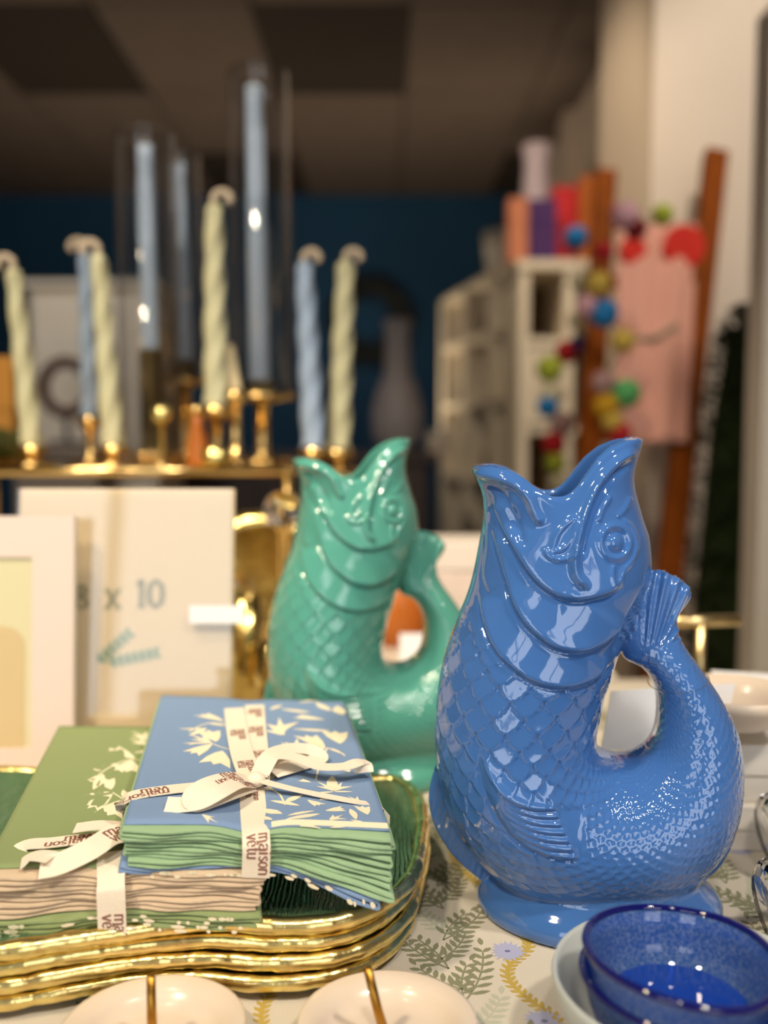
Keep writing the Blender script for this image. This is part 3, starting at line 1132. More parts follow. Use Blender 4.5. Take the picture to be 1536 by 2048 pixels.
# ================================================================== napkin bundles
class Bundle:
    """maps u (left-right), v (front-back), h (depth below the top) to the world"""
    def __init__(self, fl, fr, bl, br, zt, droop, thick):
        self.c = [Vector(q) for q in (fl, fr, bl, br)]
        self.zt, self.droop, self.thick = zt, droop, thick

    def P(self, u, v, h):
        fl, fr, bl, br = self.c
        p = (fl * (1 - u) + fr * u) * (1 - v) + (bl * (1 - u) + br * u) * v
        return Vector((p.x, p.y, self.zt(u, v) - h * self.thick(u, v) - self.droop(u, v, h)))

    def normal_frame(self, u, v):
        e = 0.004
        a = (self.P(u + e, v, 0) - self.P(u - e, v, 0)).normalized()
        b = (self.P(u, v + e, 0) - self.P(u, v - e, 0)).normalized()
        return a, b, a.cross(b).normalized()

    def uv_at(self, px, py):
        """u, v of the top surface under a pixel"""
        u, v = 0.5, 0.4
        for it in range(25):
            q = self.P(u, v, 0)
            X, Y = project(np.array([[q.x, q.y, q.z]]))
            e = 1e-3
            qu, qv = self.P(u + e, v, 0), self.P(u, v + e, 0)
            Xu, Yu = project(np.array([list(qu)]))
            Xv, Yv = project(np.array([list(qv)]))
            J = np.array([[(Xu - X)[0] / e, (Xv - X)[0] / e], [(Yu - Y)[0] / e, (Yv - Y)[0] / e]])
            du = np.linalg.solve(J, [px - X[0], py - Y[0]])
            u += float(np.clip(du[0], -.3, .3))
            v += float(np.clip(du[1], -.3, .3))
        return u, v


def napkin(bd, parent, h0, layers, spacing, m, u0=0.0, u1=1.0, vf=0.0, jit=0.004, first_left=True, flap=None, half=0.00085, name='napkin'):
    """a cloth folded back and forth: the section is a serpentine, run from the front to the back of the bundle"""
    path = []          # (u, h)
    nl = 26
    for k in range(layers):
        h = h0 + k * spacing
        a, b = u0 + rng.uniform(-jit, jit), u1 + rng.uniform(-jit * 3, jit * 3)
        us = np.linspace(a, b, nl)
        if (k % 2 == 0) != first_left:
            us = us[::-1]
        sag = rng.uniform(-0.0003, 0.0003)
        fq = rng.uniform(6, 12)
        for q, u in enumerate(us):
            path.append((u, h + sag * math.sin(u * fq + k)))
        if k < layers - 1:
            e = us[-1]
            s = 1 if e > 0.5 else -1
            for w in (0.25, 0.5, 0.75):
                path.append((e + s * 0.008 * math.sin(math.pi * w), h + spacing * w))
    nv = 14
    vs_ = [0.0, 0.004, 0.02] + list(np.linspace(0.06, 1.0, nv - 3))
    vs, fs = [], []
    n = len(path)
    P = np.array(path)
    width = 0.135
    d = np.gradient(P, axis=0)
    d[:, 0] *= width
    L = np.hypot(d[:, 0], d[:, 1]) + 1e-9
    nu, nh = -d[:, 1] / L, d[:, 0] / L
    fo = rng.uniform(-0.006, 0.006) + vf
    wob = rng.uniform(0, 6, 3)
    for j, v in enumerate(vs_):
        hf = half * (0.55 if j == 0 else 1.0)
        for i in range(n):
            u, h = P[i]
            vv = v * (1 - fo) + fo + 0.004 * math.sin(u * 9 + wob[0]) * (1 - v) + 0.003 * math.sin(u * 23 + wob[1] + i // (nl + 3)) * (1 - v)
            for s in (1, -1):
                vs.append(bd.P(u + s * nu[i] * hf / width, vv, h + s * nh[i] * hf))
    st = 2 * n
    for j in range(len(vs_) - 1):
        for i in range(n - 1):
            a, b = j * st + 2 * i, j * st + 2 * i + 2
            fs += [(a, b, b + st, a + st), (a + 1, a + 1 + st, b + 1 + st, b + 1)]
        for i in (0, n - 1):
            a = j * st + 2 * i
            fs.append((a, a + st, a + st + 1, a + 1))
    for j in (0, len(vs_) - 1):
        for i in range(n - 1):
            a, b = j * st + 2 * i, j * st + 2 * i + 2
            fs.append((a, a + 1, b + 1, b))
    o = obj(name, vs, fs, m, parent)
    bm = bmesh.new()
    bm.from_mesh(o.data)
    bmesh.ops.recalc_face_normals(bm, faces=bm.faces)
    bm.to_mesh(o.data)
    bm.free()
    o.data.set_sharp_from_angle(angle=math.radians(60))
    return o


def face_sheet(bd, parent, m, v0, v1, h, name, u0=0.0, u1=1.0):
    vs, fs = [], []
    nu, nv = 40, 40
    for s in (0, 1):
        for j in range(nv + 1):
            for i in range(nu + 1):
                vs.append(bd.P(u0 + (u1 - u0) * i / nu, v0 + (v1 - v0) * j / nv, h + s * 0.0006))
    n = nu + 1
    t = n * (nv + 1)
    for j in range(nv):
        for i in range(nu):
            a = j * n + i
            fs += [(a, a + 1, a + 1 + n, a + n), (t + a, t + a + n, t + a + n + 1, t + a + 1)]
    for i in range(nu):
        fs += [(i, t + i, t + i + 1, i + 1), (nv * n + i, nv * n + i + 1, t + nv * n + i + 1, t + nv * n + i)]
    for j in range(nv):
        fs += [(j * n, (j + 1) * n, t + (j + 1) * n, t + j * n), (j * n + nu, t + j * n + nu, t + (j + 1) * n + nu, (j + 1) * n + nu)]
    return obj(name, vs, fs, m, parent)


LEAF = [(0, 0), (0.12, 0.10), (0.35, 0.20), (0.6, 0.19), (0.85, 0.09), (1, 0), (0.85, -0.06), (0.6, -0.12), (0.35, -0.14), (0.12, -0.07)]
BUD = [(0, 0), (0.18, 0.10), (0.5, 0.24), (1.0, 0.34), (0.82, 0.12), (0.98, 0.02), (0.80, -0.06), (0.94, -0.26), (0.5, -0.20), (0.18, -0.10)]
STAR = [(0, 0.05), (0.55, 0.32), (0.42, 0.10), (1.0, 0.12), (0.5, -0.02), (0.8, -0.3), (0.35, -0.14), (0, -0.05)]


def motif(mb, bd, shape, px, py, qx, qy, fat=1.0, lift=0.0):
    """a printed leaf whose base is seen at (px, py) and tip at (qx, qy)"""
    u0, v0 = bd.uv_at(px, py)
    u1, v1 = bd.uv_at(qx, qy)
    W = (bd.c[1] - bd.c[0]).length
    Lh = (bd.c[2] - bd.c[0]).length
    dx, dy = (u1 - u0) * W, (v1 - v0) * Lh

    def place(x, y, h):
        X, Y = x * dx - y * dy * fat, x * dy + y * dx * fat
        q = bd.P(min(max(u0 + X / W, 0.002), 0.998), min(max(v0 + Y / Lh, 0.014), 0.995), 0)
        return (q.x, q.y, q.z + 0.00012 + h)
    mb.poly(shape, place, 0.00008)


def stem(mb, bd, pts, w=0.0010):
    uv = [bd.uv_at(*p) for p in crom(pts, 3)]
    W = (bd.c[1] - bd.c[0]).length
    Lh = (bd.c[2] - bd.c[0]).length
    for (u0, v0), (u1, v1) in zip(uv, uv[1:]):
        dx, dy = (u1 - u0) * W, (v1 - v0) * Lh
        L = math.hypot(dx, dy) or 1
        nu, nv = -dy / L * w / 2 / W, dx / L * w / 2 / Lh

        def pl(a, b, h):
            q = bd.P(a, b, 0)
            return (q.x, q.y, q.z + 0.00011 + h)
        mb.poly([(u0 + nu, v0 + nv), (u0 - nu, v0 - nv), (u1 - nu, v1 - nv), (u1 + nu, v1 + nv)], pl, 0.00008)


def tape(parent, pts, width, name='ribbon', roll=None, thick=0.0004, sub=6, flatten=None):
    """a woven tape along points (world); its flat side faces up/outward. returns a frame function"""
    C = crom([tuple(p) for p in pts], sub)
    n = len(C)
    vs, fs = [], []
    frames = []
    up0 = None
    for i in range(n):
        t = Vector(C[min(i + 1, n - 1)] - C[max(i - 1, 0)]).normalized()
        s = i / (n - 1)
        ref = roll(s) if roll else Vector((0, 0, 1))
        side = t.cross(ref)
        if side.length < 1e-4:
            side = Vector((1, 0, 0))
        side.normalize()
        nrm = side.cross(t).normalized()
        frames.append((Vector(C[i]), t, side, nrm))
        for a in (-1, 1):
            for b in (1, -1):
                vs.append(Vector(C[i]) + side * (a * width / 2) + nrm * (b * thick / 2))
    for i in range(n - 1):
        a, b = i * 4, i * 4 + 4
        fs += [(a, a + 2, b + 2, b), (a + 1, b + 1, b + 3, a + 3), (a, b, b + 1, a + 1), (a + 2, a + 3, b + 3, b + 2)]
    fs += [(0, 1, 3, 2), (n * 4 - 4, n * 4 - 2, n * 4 - 1, n * 4 - 3)]
    o = obj(name, vs, fs, TAPE, parent)
    o.data.set_sharp_from_angle(angle=math.radians(50))
    acc = [0.0]
    for i in range(1, n):
        acc.append(acc[-1] + (frames[i][0] - frames[i - 1][0]).length)
    return o, frames, acc


def tape_print(o, frames, acc, words, start, size, flip=False, side=1, gap=0.0, two=True):
    """two printed lines along a tape, as a sub-part of it"""
    mb = MB()

    def frame_at(s):
        s = min(max(s, 0), acc[-1])
        for i in range(1, len(acc)):
            if acc[i] >= s:
                f = (s - acc[i - 1]) / max(1e-9, acc[i] - acc[i - 1])
                a, b = frames[i - 1], frames[i]
                return [a[k].lerp(b[k], f) for k in range(4)]
        return frames[-1]

    def placer(row):
        def place(x, y, h):
            yy = y + row
            xx = start + (-x if flip else x)
            c, t, sd, nr = frame_at(xx)
            q = c + sd * ((yy if flip else -yy)) + nr * (0.00024 + h) * side
            return tuple(q)
        return place
    for w, row in words:
        lettering(mb, w, placer(row), size, 0.13, 0.00006)
    return mb.build('printed_lettering', TAPE_INK, o, smooth=False)


def px_top(bd, px, py, lift):
    u, v = bd.uv_at(px, py)
    q = bd.P(u, v, 0)
    return Vector((q.x, q.y, q.z + lift))


# ---- blue bundle
bfl, bfr = at_z(243, 1652, T + 0.084), at_z(786, 1664, T + 0.0785)
bbl, bbr = at_z(322, 1390, T + 0.084), at_z(690, 1403, T + 0.0785)


def blue_zt(u, v):
    return T + 0.084 * (1 - u) + 0.0785 * u + 0.0012 * math.sin(math.pi * u) * (1 - v) - 0.0035 * math.exp(-((u - 0.47) / 0.09) ** 2) * (0.4 + 0.6 * (1 - v)) \
        - 0.002 * max(0.0, (0.05 - v) / 0.05)


def blue_thick(u, v):
    return 0.90 + 0.85 * max(0.0, (u - 0.52) / 0.48) ** 1.4 * (1 - 0.5 * v) - 0.10 * math.exp(-((u - 0.47) / 0.10) ** 2) + 0.05 * math.sin(9 * u)


def blue_droop(u, v, h):
    return 0.0


blue = Bundle(bfl, bfr, bbl, bbr, blue_zt, blue_droop, blue_thick)
bb = thing('napkin_bundle', 'bundle of blue leaf print napkins with green folds, tied with printed tape', 'napkins',
           (bfl.x * 0.5 + bbr.x * 0.5, bfl.y * 0.5 + bbr.y * 0.5, T + 0.05))
top = napkin(blue, bb, 0.0014, 3, 0.0018, LINEN_GREEN, vf=0.0, half=0.0007)
face_sheet(blue, top, LINEN_BLUE, 0.022, 1.0, 0.0, 'printed_face', 0.004, 0.992)
napkin(blue, bb, 0.0069, 2, 0.0020, LINEN_GREEN, 0.006, 0.985, half=0.0007)
napkin(blue, bb, 0.0109, 3, 0.0017, LINEN_GREEN, 0.012, 0.99, half=0.0007)
napkin(blue, bb, 0.0160, 2, 0.0018, LINEN_GREEN, 0.02, 0.985, half=0.0007)
low = napkin(blue, bb, 0.0196, 2, 0.0019, LINEN_BLUE, -0.012, 0.93, vf=-0.004)

pr = MB()
# traced sprig on the plain left side
stem(pr, blue, [(470, 1502), (440, 1494), (420, 1486), (400, 1486), (378, 1490)])
stem(pr, blue, [(470, 1450), (430, 1446), (405, 1450), (378, 1464)])
for sh, a, b, fat in ((BUD, (448, 1443), (402, 1428), 0.9), (LEAF, (452, 1452), (412, 1446), .8), (LEAF, (414, 1458), (358, 1458), .55), (LEAF, (412, 1456), (378, 1472), .8),
                      (STAR, (420, 1486), (386, 1468), 1.1), (LEAF, (424, 1486), (366, 1487), .5), (BUD, (425, 1488), (378, 1508), .9), (BUD, (432, 1484), (418, 1460), 1.1),
                      (BUD, (445, 1502), (424, 1530), 1.2), (LEAF, (395, 1622), (362, 1602), .9), (STAR, (405, 1630), (432, 1648), 1.0), (STAR, (478, 1556), (455, 1566), 1.0),
                      (LEAF, (540, 1560), (560, 1538), .8)):
    motif(pr, blue, sh, *a, *b, fat * 0.95)
# dense foliage on the right side
for sh, a, b, fat in ((LEAF, (620, 1425), (560, 1418), .8), (BUD, (650, 1440), (590, 1432), .9), (LEAF, (660, 1462), (585, 1458), .6), (LEAF, (662, 1422), (632, 1405), .9),
                      (STAR, (560, 1466), (570, 1436), 1.0), (STAR, (565, 1470), (545, 1448), 1.2), (BUD, (650, 1498), (612, 1470), .9), (LEAF, (652, 1498), (600, 1492), .6),
                      (LEAF, (655, 1496), (690, 1510), .5), (STAR, (590, 1500), (605, 1478), 1.3), (STAR, (585, 1502), (570, 1484), 1.3), (BUD, (680, 1488), (672, 1462), 1.1),
                      (STAR, (545, 1510), (560, 1492), 1.2), (LEAF, (560, 1515), (536, 1498), .8), (STAR, (668, 1582), (640, 1562), 1.2), (STAR, (668, 1582), (692, 1566), 1.2),
                      (LEAF, (668, 1582), (665, 1552), .8), (LEAF, (668, 1584), (705, 1584), .6), (LEAF, (668, 1584), (630, 1586), .6), (BUD, (622, 1565), (600, 1560), 1.2),
                      (LEAF, (570, 1606), (606, 1590), .9), (LEAF, (600, 1612), (540, 1602), .7), (BUD, (615, 1600), (640, 1612), 1.2), (STAR, (640, 1600), (668, 1596), 1.1),
                      (LEAF, (565, 1628), (520, 1618), .9), (LEAF, (640, 1628), (570, 1640), .6), (LEAF, (575, 1632), (630, 1622), .5), (BUD, (650, 1622), (690, 1618), 1.0),
                      (STAR, (660, 1640), (690, 1632), 1.3), (LEAF, (700, 1618), (712, 1640), .8), (BUD, (735, 1630), (725, 1612), 1.2), (LEAF, (560, 1650), (610, 1640), .6),
                      (STAR, (600, 1652), (650, 1650), .9), (LEAF, (700, 1650), (660, 1656), .6), (LEAF, (730, 1646), (700, 1640), .7), (STAR, (545, 1580), (520, 1570), 1.1),
                      (LEAF, (540, 1420), (565, 1410), .8), (STAR, (600, 1405), (640, 1398), .8), (BUD, (700, 1545), (680, 1530), 1.2), (LEAF, (660, 1530), (625, 1540), .8),
                      (STAR, (720, 1605), (700, 1592), 1.2), (LEAF, (548, 1545), (580, 1530), .8), (LEAF, (545, 1640), (520, 1632), .8), (LEAF, (685, 1430), (675, 1412), 1.2)):
    motif(pr, blue, sh, *a, *b, fat * 0.95)
stem(pr, blue, [(655, 1496), (640, 1525), (632, 1560)])
stem(pr, blue, [(690, 1512), (665, 1498), (620, 1500)])
stem(pr, blue, [(570, 1610), (560, 1590), (545, 1580)])
pr.build('leaf_print', PRINT, top, smooth=False)['kind'] = 'stuff'
# cream hem strip on the right front edge
hem = MB()
for k in range(20):
    u0, u1 = 0.55 + 0.44 * k / 20, 0.55 + 0.44 * (k + 1) / 20
    hem.add([blue.P(u0, 0.024, -0.0002), blue.P(u1, 0.024, -0.0002), blue.P(u1, 0.045, -0.0002), blue.P(u0, 0.045, -0.0002)], [(0, 1, 2, 3)])
hem.build('cream_hem', PRINT, top, smooth=False)
# print patches on the lowest napkin's front edges
pt = MB()
for k in range(26):
    u = 0.02 + 0.9 * rng.random()
    h = 0.0198 + rng.choice([0, 0.0018])
    w = 0.010 + 0.035 * rng.random()
    m_ = 0.0009
    q = [blue.P(u + a * w, -0.010, h + b * m_) - Vector((0, 0.0006, 0)) for a, b in ((0, -.6), (.5, -1.1), (1, -.4), (.9, .7), (.4, 1.1), (.1, .6))]
    pt.add(q, [tuple(range(6))[::-1]])
pt.build('leaf_print', PRINT, low, smooth=False)['kind'] = 'stuff'

# tape: lengthwise, doubled at the back
W_T = 0.0128
fr_pts = [blue.P(0.478, 0.30, -0.0010), blue.P(0.482, 0.18, -0.0010), blue.P(0.486, 0.08, -0.0008), blue.P(0.49, 0.02, -0.0012), blue.P(0.492, -0.012, 0.0012),
          blue.P(0.492, -0.018, 0.006), blue.P(0.490, -0.016, 0.014), blue.P(0.488, -0.014, 0.0225)]


def front_roll(s):
    return Vector((0, 0, 1)).lerp(Vector((0.05, -1, 0.1)), min(1, max(0, (s - 0.42) / 0.15)))


o, fr_, ac_ = tape(bb, fr_pts, W_T, roll=front_roll)
tape_print(o, fr_, ac_, (('maison', 0.0012), ('vetu', -0.0042)), ac_[-1] - 0.0215, 0.0062, False)
tape_print(o, fr_, ac_, (('maison', 0.0006), ('vetu', -0.0032)), 0.018, 0.0036, False)
o, fr_, ac_ = tape(bb, [px_top(blue, 509, 1412, 0.0006), px_top(blue, 511, 1450, 0.0014), px_top(blue, 514, 1500, 0.0018), px_top(blue, 518, 1545, 0.0026), px_top(blue, 514, 1580, 0.004)], W_T)
for st in (0.010, 0.052, 0.100):
    tape_print(o, fr_, ac_, (('maison', 0.0004), ('vetu', -0.0042)), st, 0.0062, False)
o, fr_, ac_ = tape(bb, [px_top(blue, 468, 1420, 0.0012), px_top(blue, 473, 1460, 0.0020), px_top(blue, 482, 1510, 0.0032), px_top(blue, 495, 1556, 0.0052), px_top(blue, 508, 1582, 0.0050)], W_T)
for st in (0.050, 0.112):
    tape_print(o, fr_, ac_, (('maison', 0.0004), ('vetu', -0.0042)), st, 0.0062, False)
# tape: across
u_l, v_l = blue.uv_at(280, 1592)
o, fr_, ac_ = tape(bb, [blue.P(-0.022, v_l, 0.016), blue.P(-0.020, v_l, 0.007), blue.P(-0.004, v_l, 0.0004), px_top(blue, 330, 1584, 0.0010), px_top(blue, 400, 1578, 0.0014), px_top(blue, 455, 1576, 0.003), px_top(blue, 505, 1578, 0.0045)], W_T * 0.95,
                   roll=lambda s: Vector((-1, 0, 0.2)).lerp(Vector((0, 0, 1)), min(1, s / 0.22)))
tape_print(o, fr_, ac_, (('maison', 0.0002), ('vetu', -0.0046)), 0.078, 0.0068, True)
tape_print(o, fr_, ac_, (('maison', 0.0002), ('vetu', -0.0046)), 0.034, 0.0068, True)
tape(bb, [px_top(blue, 515, 1578, 0.005), px_top(blue, 560, 1588, 0.0042), px_top(blue, 630, 1594, 0.0016), px_top(blue, 708, 1606, 0.0008), blue.P(1.004, 0.17, 0.002), blue.P(1.006, 0.165, 0.010)], 0.0055)
tape(bb, [px_top(blue, 520, 1572, 0.006), px_top(blue, 545, 1553, 0.0105), px_top(blue, 590, 1551, 0.010), px_top(blue, 640, 1560, 0.0075), px_top(blue, 690, 1562, 0.0080), px_top(blue, 722, 1556, 0.0088), px_top(blue, 728, 1560, 0.004)], 0.0105)
# bow: loops and ends
o, fr_, ac_ = tape(bb, [px_top(blue, 506, 1580, 0.005), px_top(blue, 470, 1592, 0.010), px_top(blue, 420, 1604, 0.0098), px_top(blue, 385, 1616, 0.0070), px_top(blue, 392, 1622, 0.0030), px_top(blue, 440, 1612, 0.0040), px_top(blue, 500, 1590, 0.004)], 0.0088, name='bow_loop',
                   roll=lambda s: Vector((0.0, -0.5, 1)))
tape_print(o, fr_, ac_, (('maison', 0.0004), ('vetu', -0.004)), 0.012, 0.0055, False)
o, fr_, ac_ = tape(bb, [px_top(blue, 500, 1590, 0.006), px_top(blue, 475, 1604, 0.0095), px_top(blue, 440, 1618, 0.0085), px_top(blue, 400, 1624, 0.0050), px_top(blue, 360, 1620, 0.0025), px_top(blue, 332, 1618, 0.0022)], 0.0085, name='bow_tail',
                   roll=lambda s: Vector((0.05, -0.75, 1)))
tape_print(o, fr_, ac_, (('maison', 0.0004), ('vetu', -0.004)), 0.010, 0.0058, True)
tape(bb, [px_top(blue, 518, 1574, 0.006), px_top(blue, 540, 1548, 0.010), px_top(blue, 575, 1528, 0.0085), px_top(blue, 618, 1520, 0.006), px_top(blue, 640, 1526, 0.003), px_top(blue, 600, 1540, 0.003), px_top(blue, 545, 1560, 0.004)], 0.0095, name='bow_loop',
     roll=lambda s: Vector((0.1, -0.4, 1)))
tape(bb, [px_top(blue, 540, 1545, 0.003), px_top(blue, 580, 1528, 0.0035), px_top(blue, 632, 1515, 0.0022)], 0.013, name='bow_tail')
knot = MB()
kp = px_top(blue, 512, 1580, 0.0055)
knot.sphere(kp, 0.0052, 14, 8, 0.75)
kn = knot.build('knot', TAPE, bb)

# ---- green bundle
gfl, gfr = at_z(-40, 1750, T + 0.063), at_z(522, 1742, T + 0.063)
gbl, gbr = at_z(118, 1453, T + 0.063), at_z(480, 1462, T + 0.063)


def green_zt(u, v):
    return T + 0.0632 - 0.0022 * math.exp(-((u - 0.465) / 0.08) ** 2) * (1 - v) + 0.0010 * math.sin(3.2 * u) - 0.002 * max(0.0, (0.04 - v) / 0.04)


def green_thick(u, v):
    return 0.94 + 0.12 * math.exp(-((u - 0.12) / 0.2) ** 2) - 0.14 * math.exp(-((u - 0.465) / 0.13) ** 2) + 0.06 * max(0, u - 0.6)


green = Bundle(gfl, gfr, gbl, gbr, green_zt, lambda u, v, h: 0.0, green_thick)
gb = thing('napkin_bundle', 'bundle of green leaf print napkins with beige folds in the front', 'napkins',
           (gfl.x * 0.5 + gbr.x * 0.5, gfl.y * 0.5 + gbr.y * 0.5, T + 0.034))
gt = napkin(green, gb, 0.0012, 3, 0.0021, LINEN_BEIGE, vf=0.0)
face_sheet(green, gt, LINEN_OLIVE, 0.03, 1.0, -0.0002, 'printed_face', 0.0, 0.995)
napkin(green, gb, 0.0074, 3, 0.0021, LINEN_BEIGE, 0.0, 0.99)
napkin(green, gb, 0.0138, 3, 0.0021, LINEN_BEIGE, 0.0, 0.98)
gl = napkin(green, gb, 0.0202, 3, 0.0021, LINEN_OLIVE, -0.01, 0.99, vf=-0.002)
napkin(green, gb, 0.0265, 1, 0.0020, LINEN_OLIVE, -0.01, 0.88, vf=-0.006)
pg = MB()
stem(pg, green, [(312, 1510), (280, 1520), (255, 1520), (225, 1532), (200, 1548), (190, 1560)])
stem(pg, green, [(290, 1604), (255, 1602), (225, 1585)])
for sh, a, b, fat in ((BUD, (270, 1518), (218, 1496), 1.0), (LEAF, (240, 1526), (160, 1550), .5), (BUD, (262, 1520), (250, 1545), 1.2), (BUD, (225, 1528), (258, 1544), 1.0),
                      (STAR, (196, 1552), (178, 1575), 1.4), (LEAF, (205, 1548), (186, 1580), .7), (BUD, (222, 1580), (210, 1556), 1.1), (LEAF, (220, 1584), (162, 1592), .55),
                      (BUD, (226, 1588), (172, 1618), .8), (BUD, (246, 1600), (212, 1632), 1.1), (LEAF, (262, 1602), (246, 1580), .9), (LEAF, (300, 1500), (268, 1506), .9),
                      (STAR, (296, 1490), (262, 1476), 1.1), (STAR, (296, 1480), (270, 1462), 1.1), (STAR, (290, 1620), (272, 1608), 1.2), (STAR, (160, 1712), (140, 1698), 1.4),
                      (STAR, (162, 1712), (172, 1694), 1.3), (LEAF, (160, 1714), (122, 1726), .7), (LEAF, (164, 1712), (200, 1718), .7), (LEAF, (230, 1705), (205, 1712), .8)):
    motif(pg, green, sh, *a, *b, fat)
pg.build('leaf_print', PRINT, gt, smooth=False)['kind'] = 'stuff'
pt = MB()
for k in range(40):
    u = 0.02 + 0.93 * rng.random()
    h = 0.0202 + rng.choice([0, 0.0021, 0.0042, 0.0063])
    w = 0.010 + 0.045 * rng.random()
    m_ = 0.0009
    q = [green.P(u + a * w, -0.010, h + b * m_) - Vector((0, 0.0006, 0)) for a, b in ((0, -.6), (.5, -1.1), (1, -.4), (.9, .7), (.4, 1.1), (.1, .6))]
    pt.add(q, [tuple(range(6))[::-1]])
pt.build('leaf_print', PRINT, gl, smooth=False)['kind'] = 'stuff'
gp = [green.P(0.44, 0.10, -0.0010), green.P(0.455, 0.05, -0.0008), green.P(0.462, 0.016, -0.0012), green.P(0.465, -0.016, 0.0012), green.P(0.466, -0.022, 0.006),
      green.P(0.467, -0.022, 0.016), green.P(0.468, -0.021, 0.0285)]
o, fr_, ac_ = tape(gb, gp, W_T, roll=lambda s: Vector((0, 0, 1)).lerp(Vector((0.05, -1, 0.1)), min(1, max(0, (s - 0.25) / 0.18))))
tape_print(o, fr_, ac_, (('maison', 0.0012), ('vetu', -0.0042)), ac_[-1] - 0.010, 0.0062, False)
o, fr_, ac_ = tape(gb, [px_top(green, 28, 1706, -0.004), px_top(green, 50, 1696, 0.0012), px_top(green, 100, 1692, 0.0016), px_top(green, 180, 1686, 0.0024), px_top(green, 262, 1682, 0.0030)], W_T * 0.95)
tape_print(o, fr_, ac_, (('maison', 0.0002), ('vetu', -0.0046)), 0.040, 0.0068, True)
tape(gb, [px_top(green, 150, 1680, 0.0060), px_top(green, 200, 1680, 0.0075), px_top(green, 262, 1678, 0.0060)], W_T * 0.9, name='bow_tail')
o, fr_, ac_ = tape(gb, [px_top(green, 268, 1688, 0.006), px_top(green, 225, 1706, 0.0085), px_top(green, 180, 1724, 0.006), px_top(green, 120, 1742, 0.0036), px_top(green, 80, 1748, 0.003)], W_T, name='bow_loop',
                   roll=lambda s: Vector((0.05, -0.5, 1)))
tape_print(o, fr_, ac_, (('maison', 0.0004), ('vetu', -0.0044)), 0.014, 0.0064, True)
tape(gb, [px_top(green, 42, 1732, 0.001), px_top(green, 70, 1728, 0.004), px_top(green, 108, 1736, 0.005)], W_T * 0.9, name='bow_tail')


# ================================================================== acrylic photo frames
def frame_plane(px0, py_bottom, yaw, lean):
    base = at_z(px0, py_bottom, T)
    ax = Vector((math.cos(yaw), math.sin(yaw), 0))
    ay = Vector((-math.sin(yaw) * math.sin(lean), math.cos(yaw) * math.sin(lean), math.cos(lean)))
    an = ax.cross(ay).normalized()          # towards the viewer
    return base, ax, ay, an


def slab(name, fr, x0, x1, y0, y1, d0, d1, m, parent, bev=0.0):
    b, ax, ay, an = fr
    mb = MB()
    mb.box(x0, x1, y0, y1, d0, d1, bev)
    vs = [b + ax * x + ay * y + an * z for x, y, z in mb.v]
    o = obj(name, vs, mb.f, m, parent, smooth=False)
    return o


fr8 = frame_plane(22, 1535, -0.02, 0.14)
sc8 = 450 * (fr8[0].y) / F
f8 = thing('photo_frame', 'clear acrylic photo frame holding a cream 8 x 10 card', 'frame', tuple(fr8[0]))
Hf = sc8 * 1.275
slab('backing', fr8, 0, sc8, 0, Hf, -0.008, -0.004, CREAM_CARD, f8)
slab('card', fr8, 0.002, sc8 - 0.002, 0.002, Hf - 0.002, -0.0038, -0.0030, CREAM_CARD, f8)
slab('acrylic_pane', fr8, 0, sc8, 0, Hf, 0.0002, 0.0032, THIN, f8, 0.0004)
slab('foot_bar', fr8, 0.02, sc8 - 0.02, 0.0, 0.006, -0.045, -0.0082, CREAM_CARD, f8)
ink = MB()
sx = sc8 / 450.0


def card(px, py):
    return ((px - 22) * sx, Hf - (py - 950) * sx * 1.0)


def card_place(x, y, h):
    b, ax, ay, an = fr8
    q = b + ax * x + ay * y + an * (-0.0029 + h)
    return tuple(q)


x8, y8 = card(142, 1199)
lettering(ink, '8', lambda x, y, h: card_place(x8 + x, y8 + y, h), 54 * sx, 0.15)
xx, yx = card(205, 1199)
lettering(ink, 'x', lambda x, y, h: card_place(xx + x, yx + y, h), 62 * sx, 0.13)
x1_, y1_ = card(272, 1196)
lettering(ink, '10', lambda x, y, h: card_place(x1_ + x, y1_ + y, h), 62 * sx, 0.17)
ink.build('printed_lettering', INK, f8, smooth=False)
spr = MB()
SPRIG = mat('sprig_print', (112, 150, 128), 0.8)
for (xa, ya), (xb, yb), n in (((190, 1312), (258, 1250), 6), ((212, 1312), (316, 1290), 7)):
    for k in range(n):
        f = (k + 0.5) / n
        for s in (-1, 1):
            a = math.atan2(-(yb - ya), xb - xa) + s * 0.7
            cx, cy = card(xa + (xb - xa) * f, ya + (yb - ya) * f)
            pts = [(0, 0), (0.4, 0.25), (0.8, 0.2), (1, 0), (0.8, -0.2), (0.4, -0.25)]
            Lf = 18 * sx
            spr.poly([(cx + Lf * (p * math.cos(a) - q * math.sin(a)), cy + Lf * (p * math.sin(a) + q * math.cos(a))) for p, q in pts], card_place, 0.0002)
    (cx0, cy0), (cx1, cy1) = card(xa, ya), card(xb, yb)
    spr.poly([(cx0, cy0 + .0004), (cx0, cy0 - .0004), (cx1, cy1 - .0004), (cx1, cy1 + .0004)], card_place, 0.0002)
spr.build('sprig_print', SPRIG, f8, smooth=False)
lx, ly = card(386, 1228)
tg = slab('price_tag', fr8, lx, lx + 112 * sx, ly, ly + 36 * sx, 0.0034, 0.0040, WHITE_PAPER, None)
tag(tg, 'small white paper tag stuck over the edge of the 8 x 10 frame', 'tag')

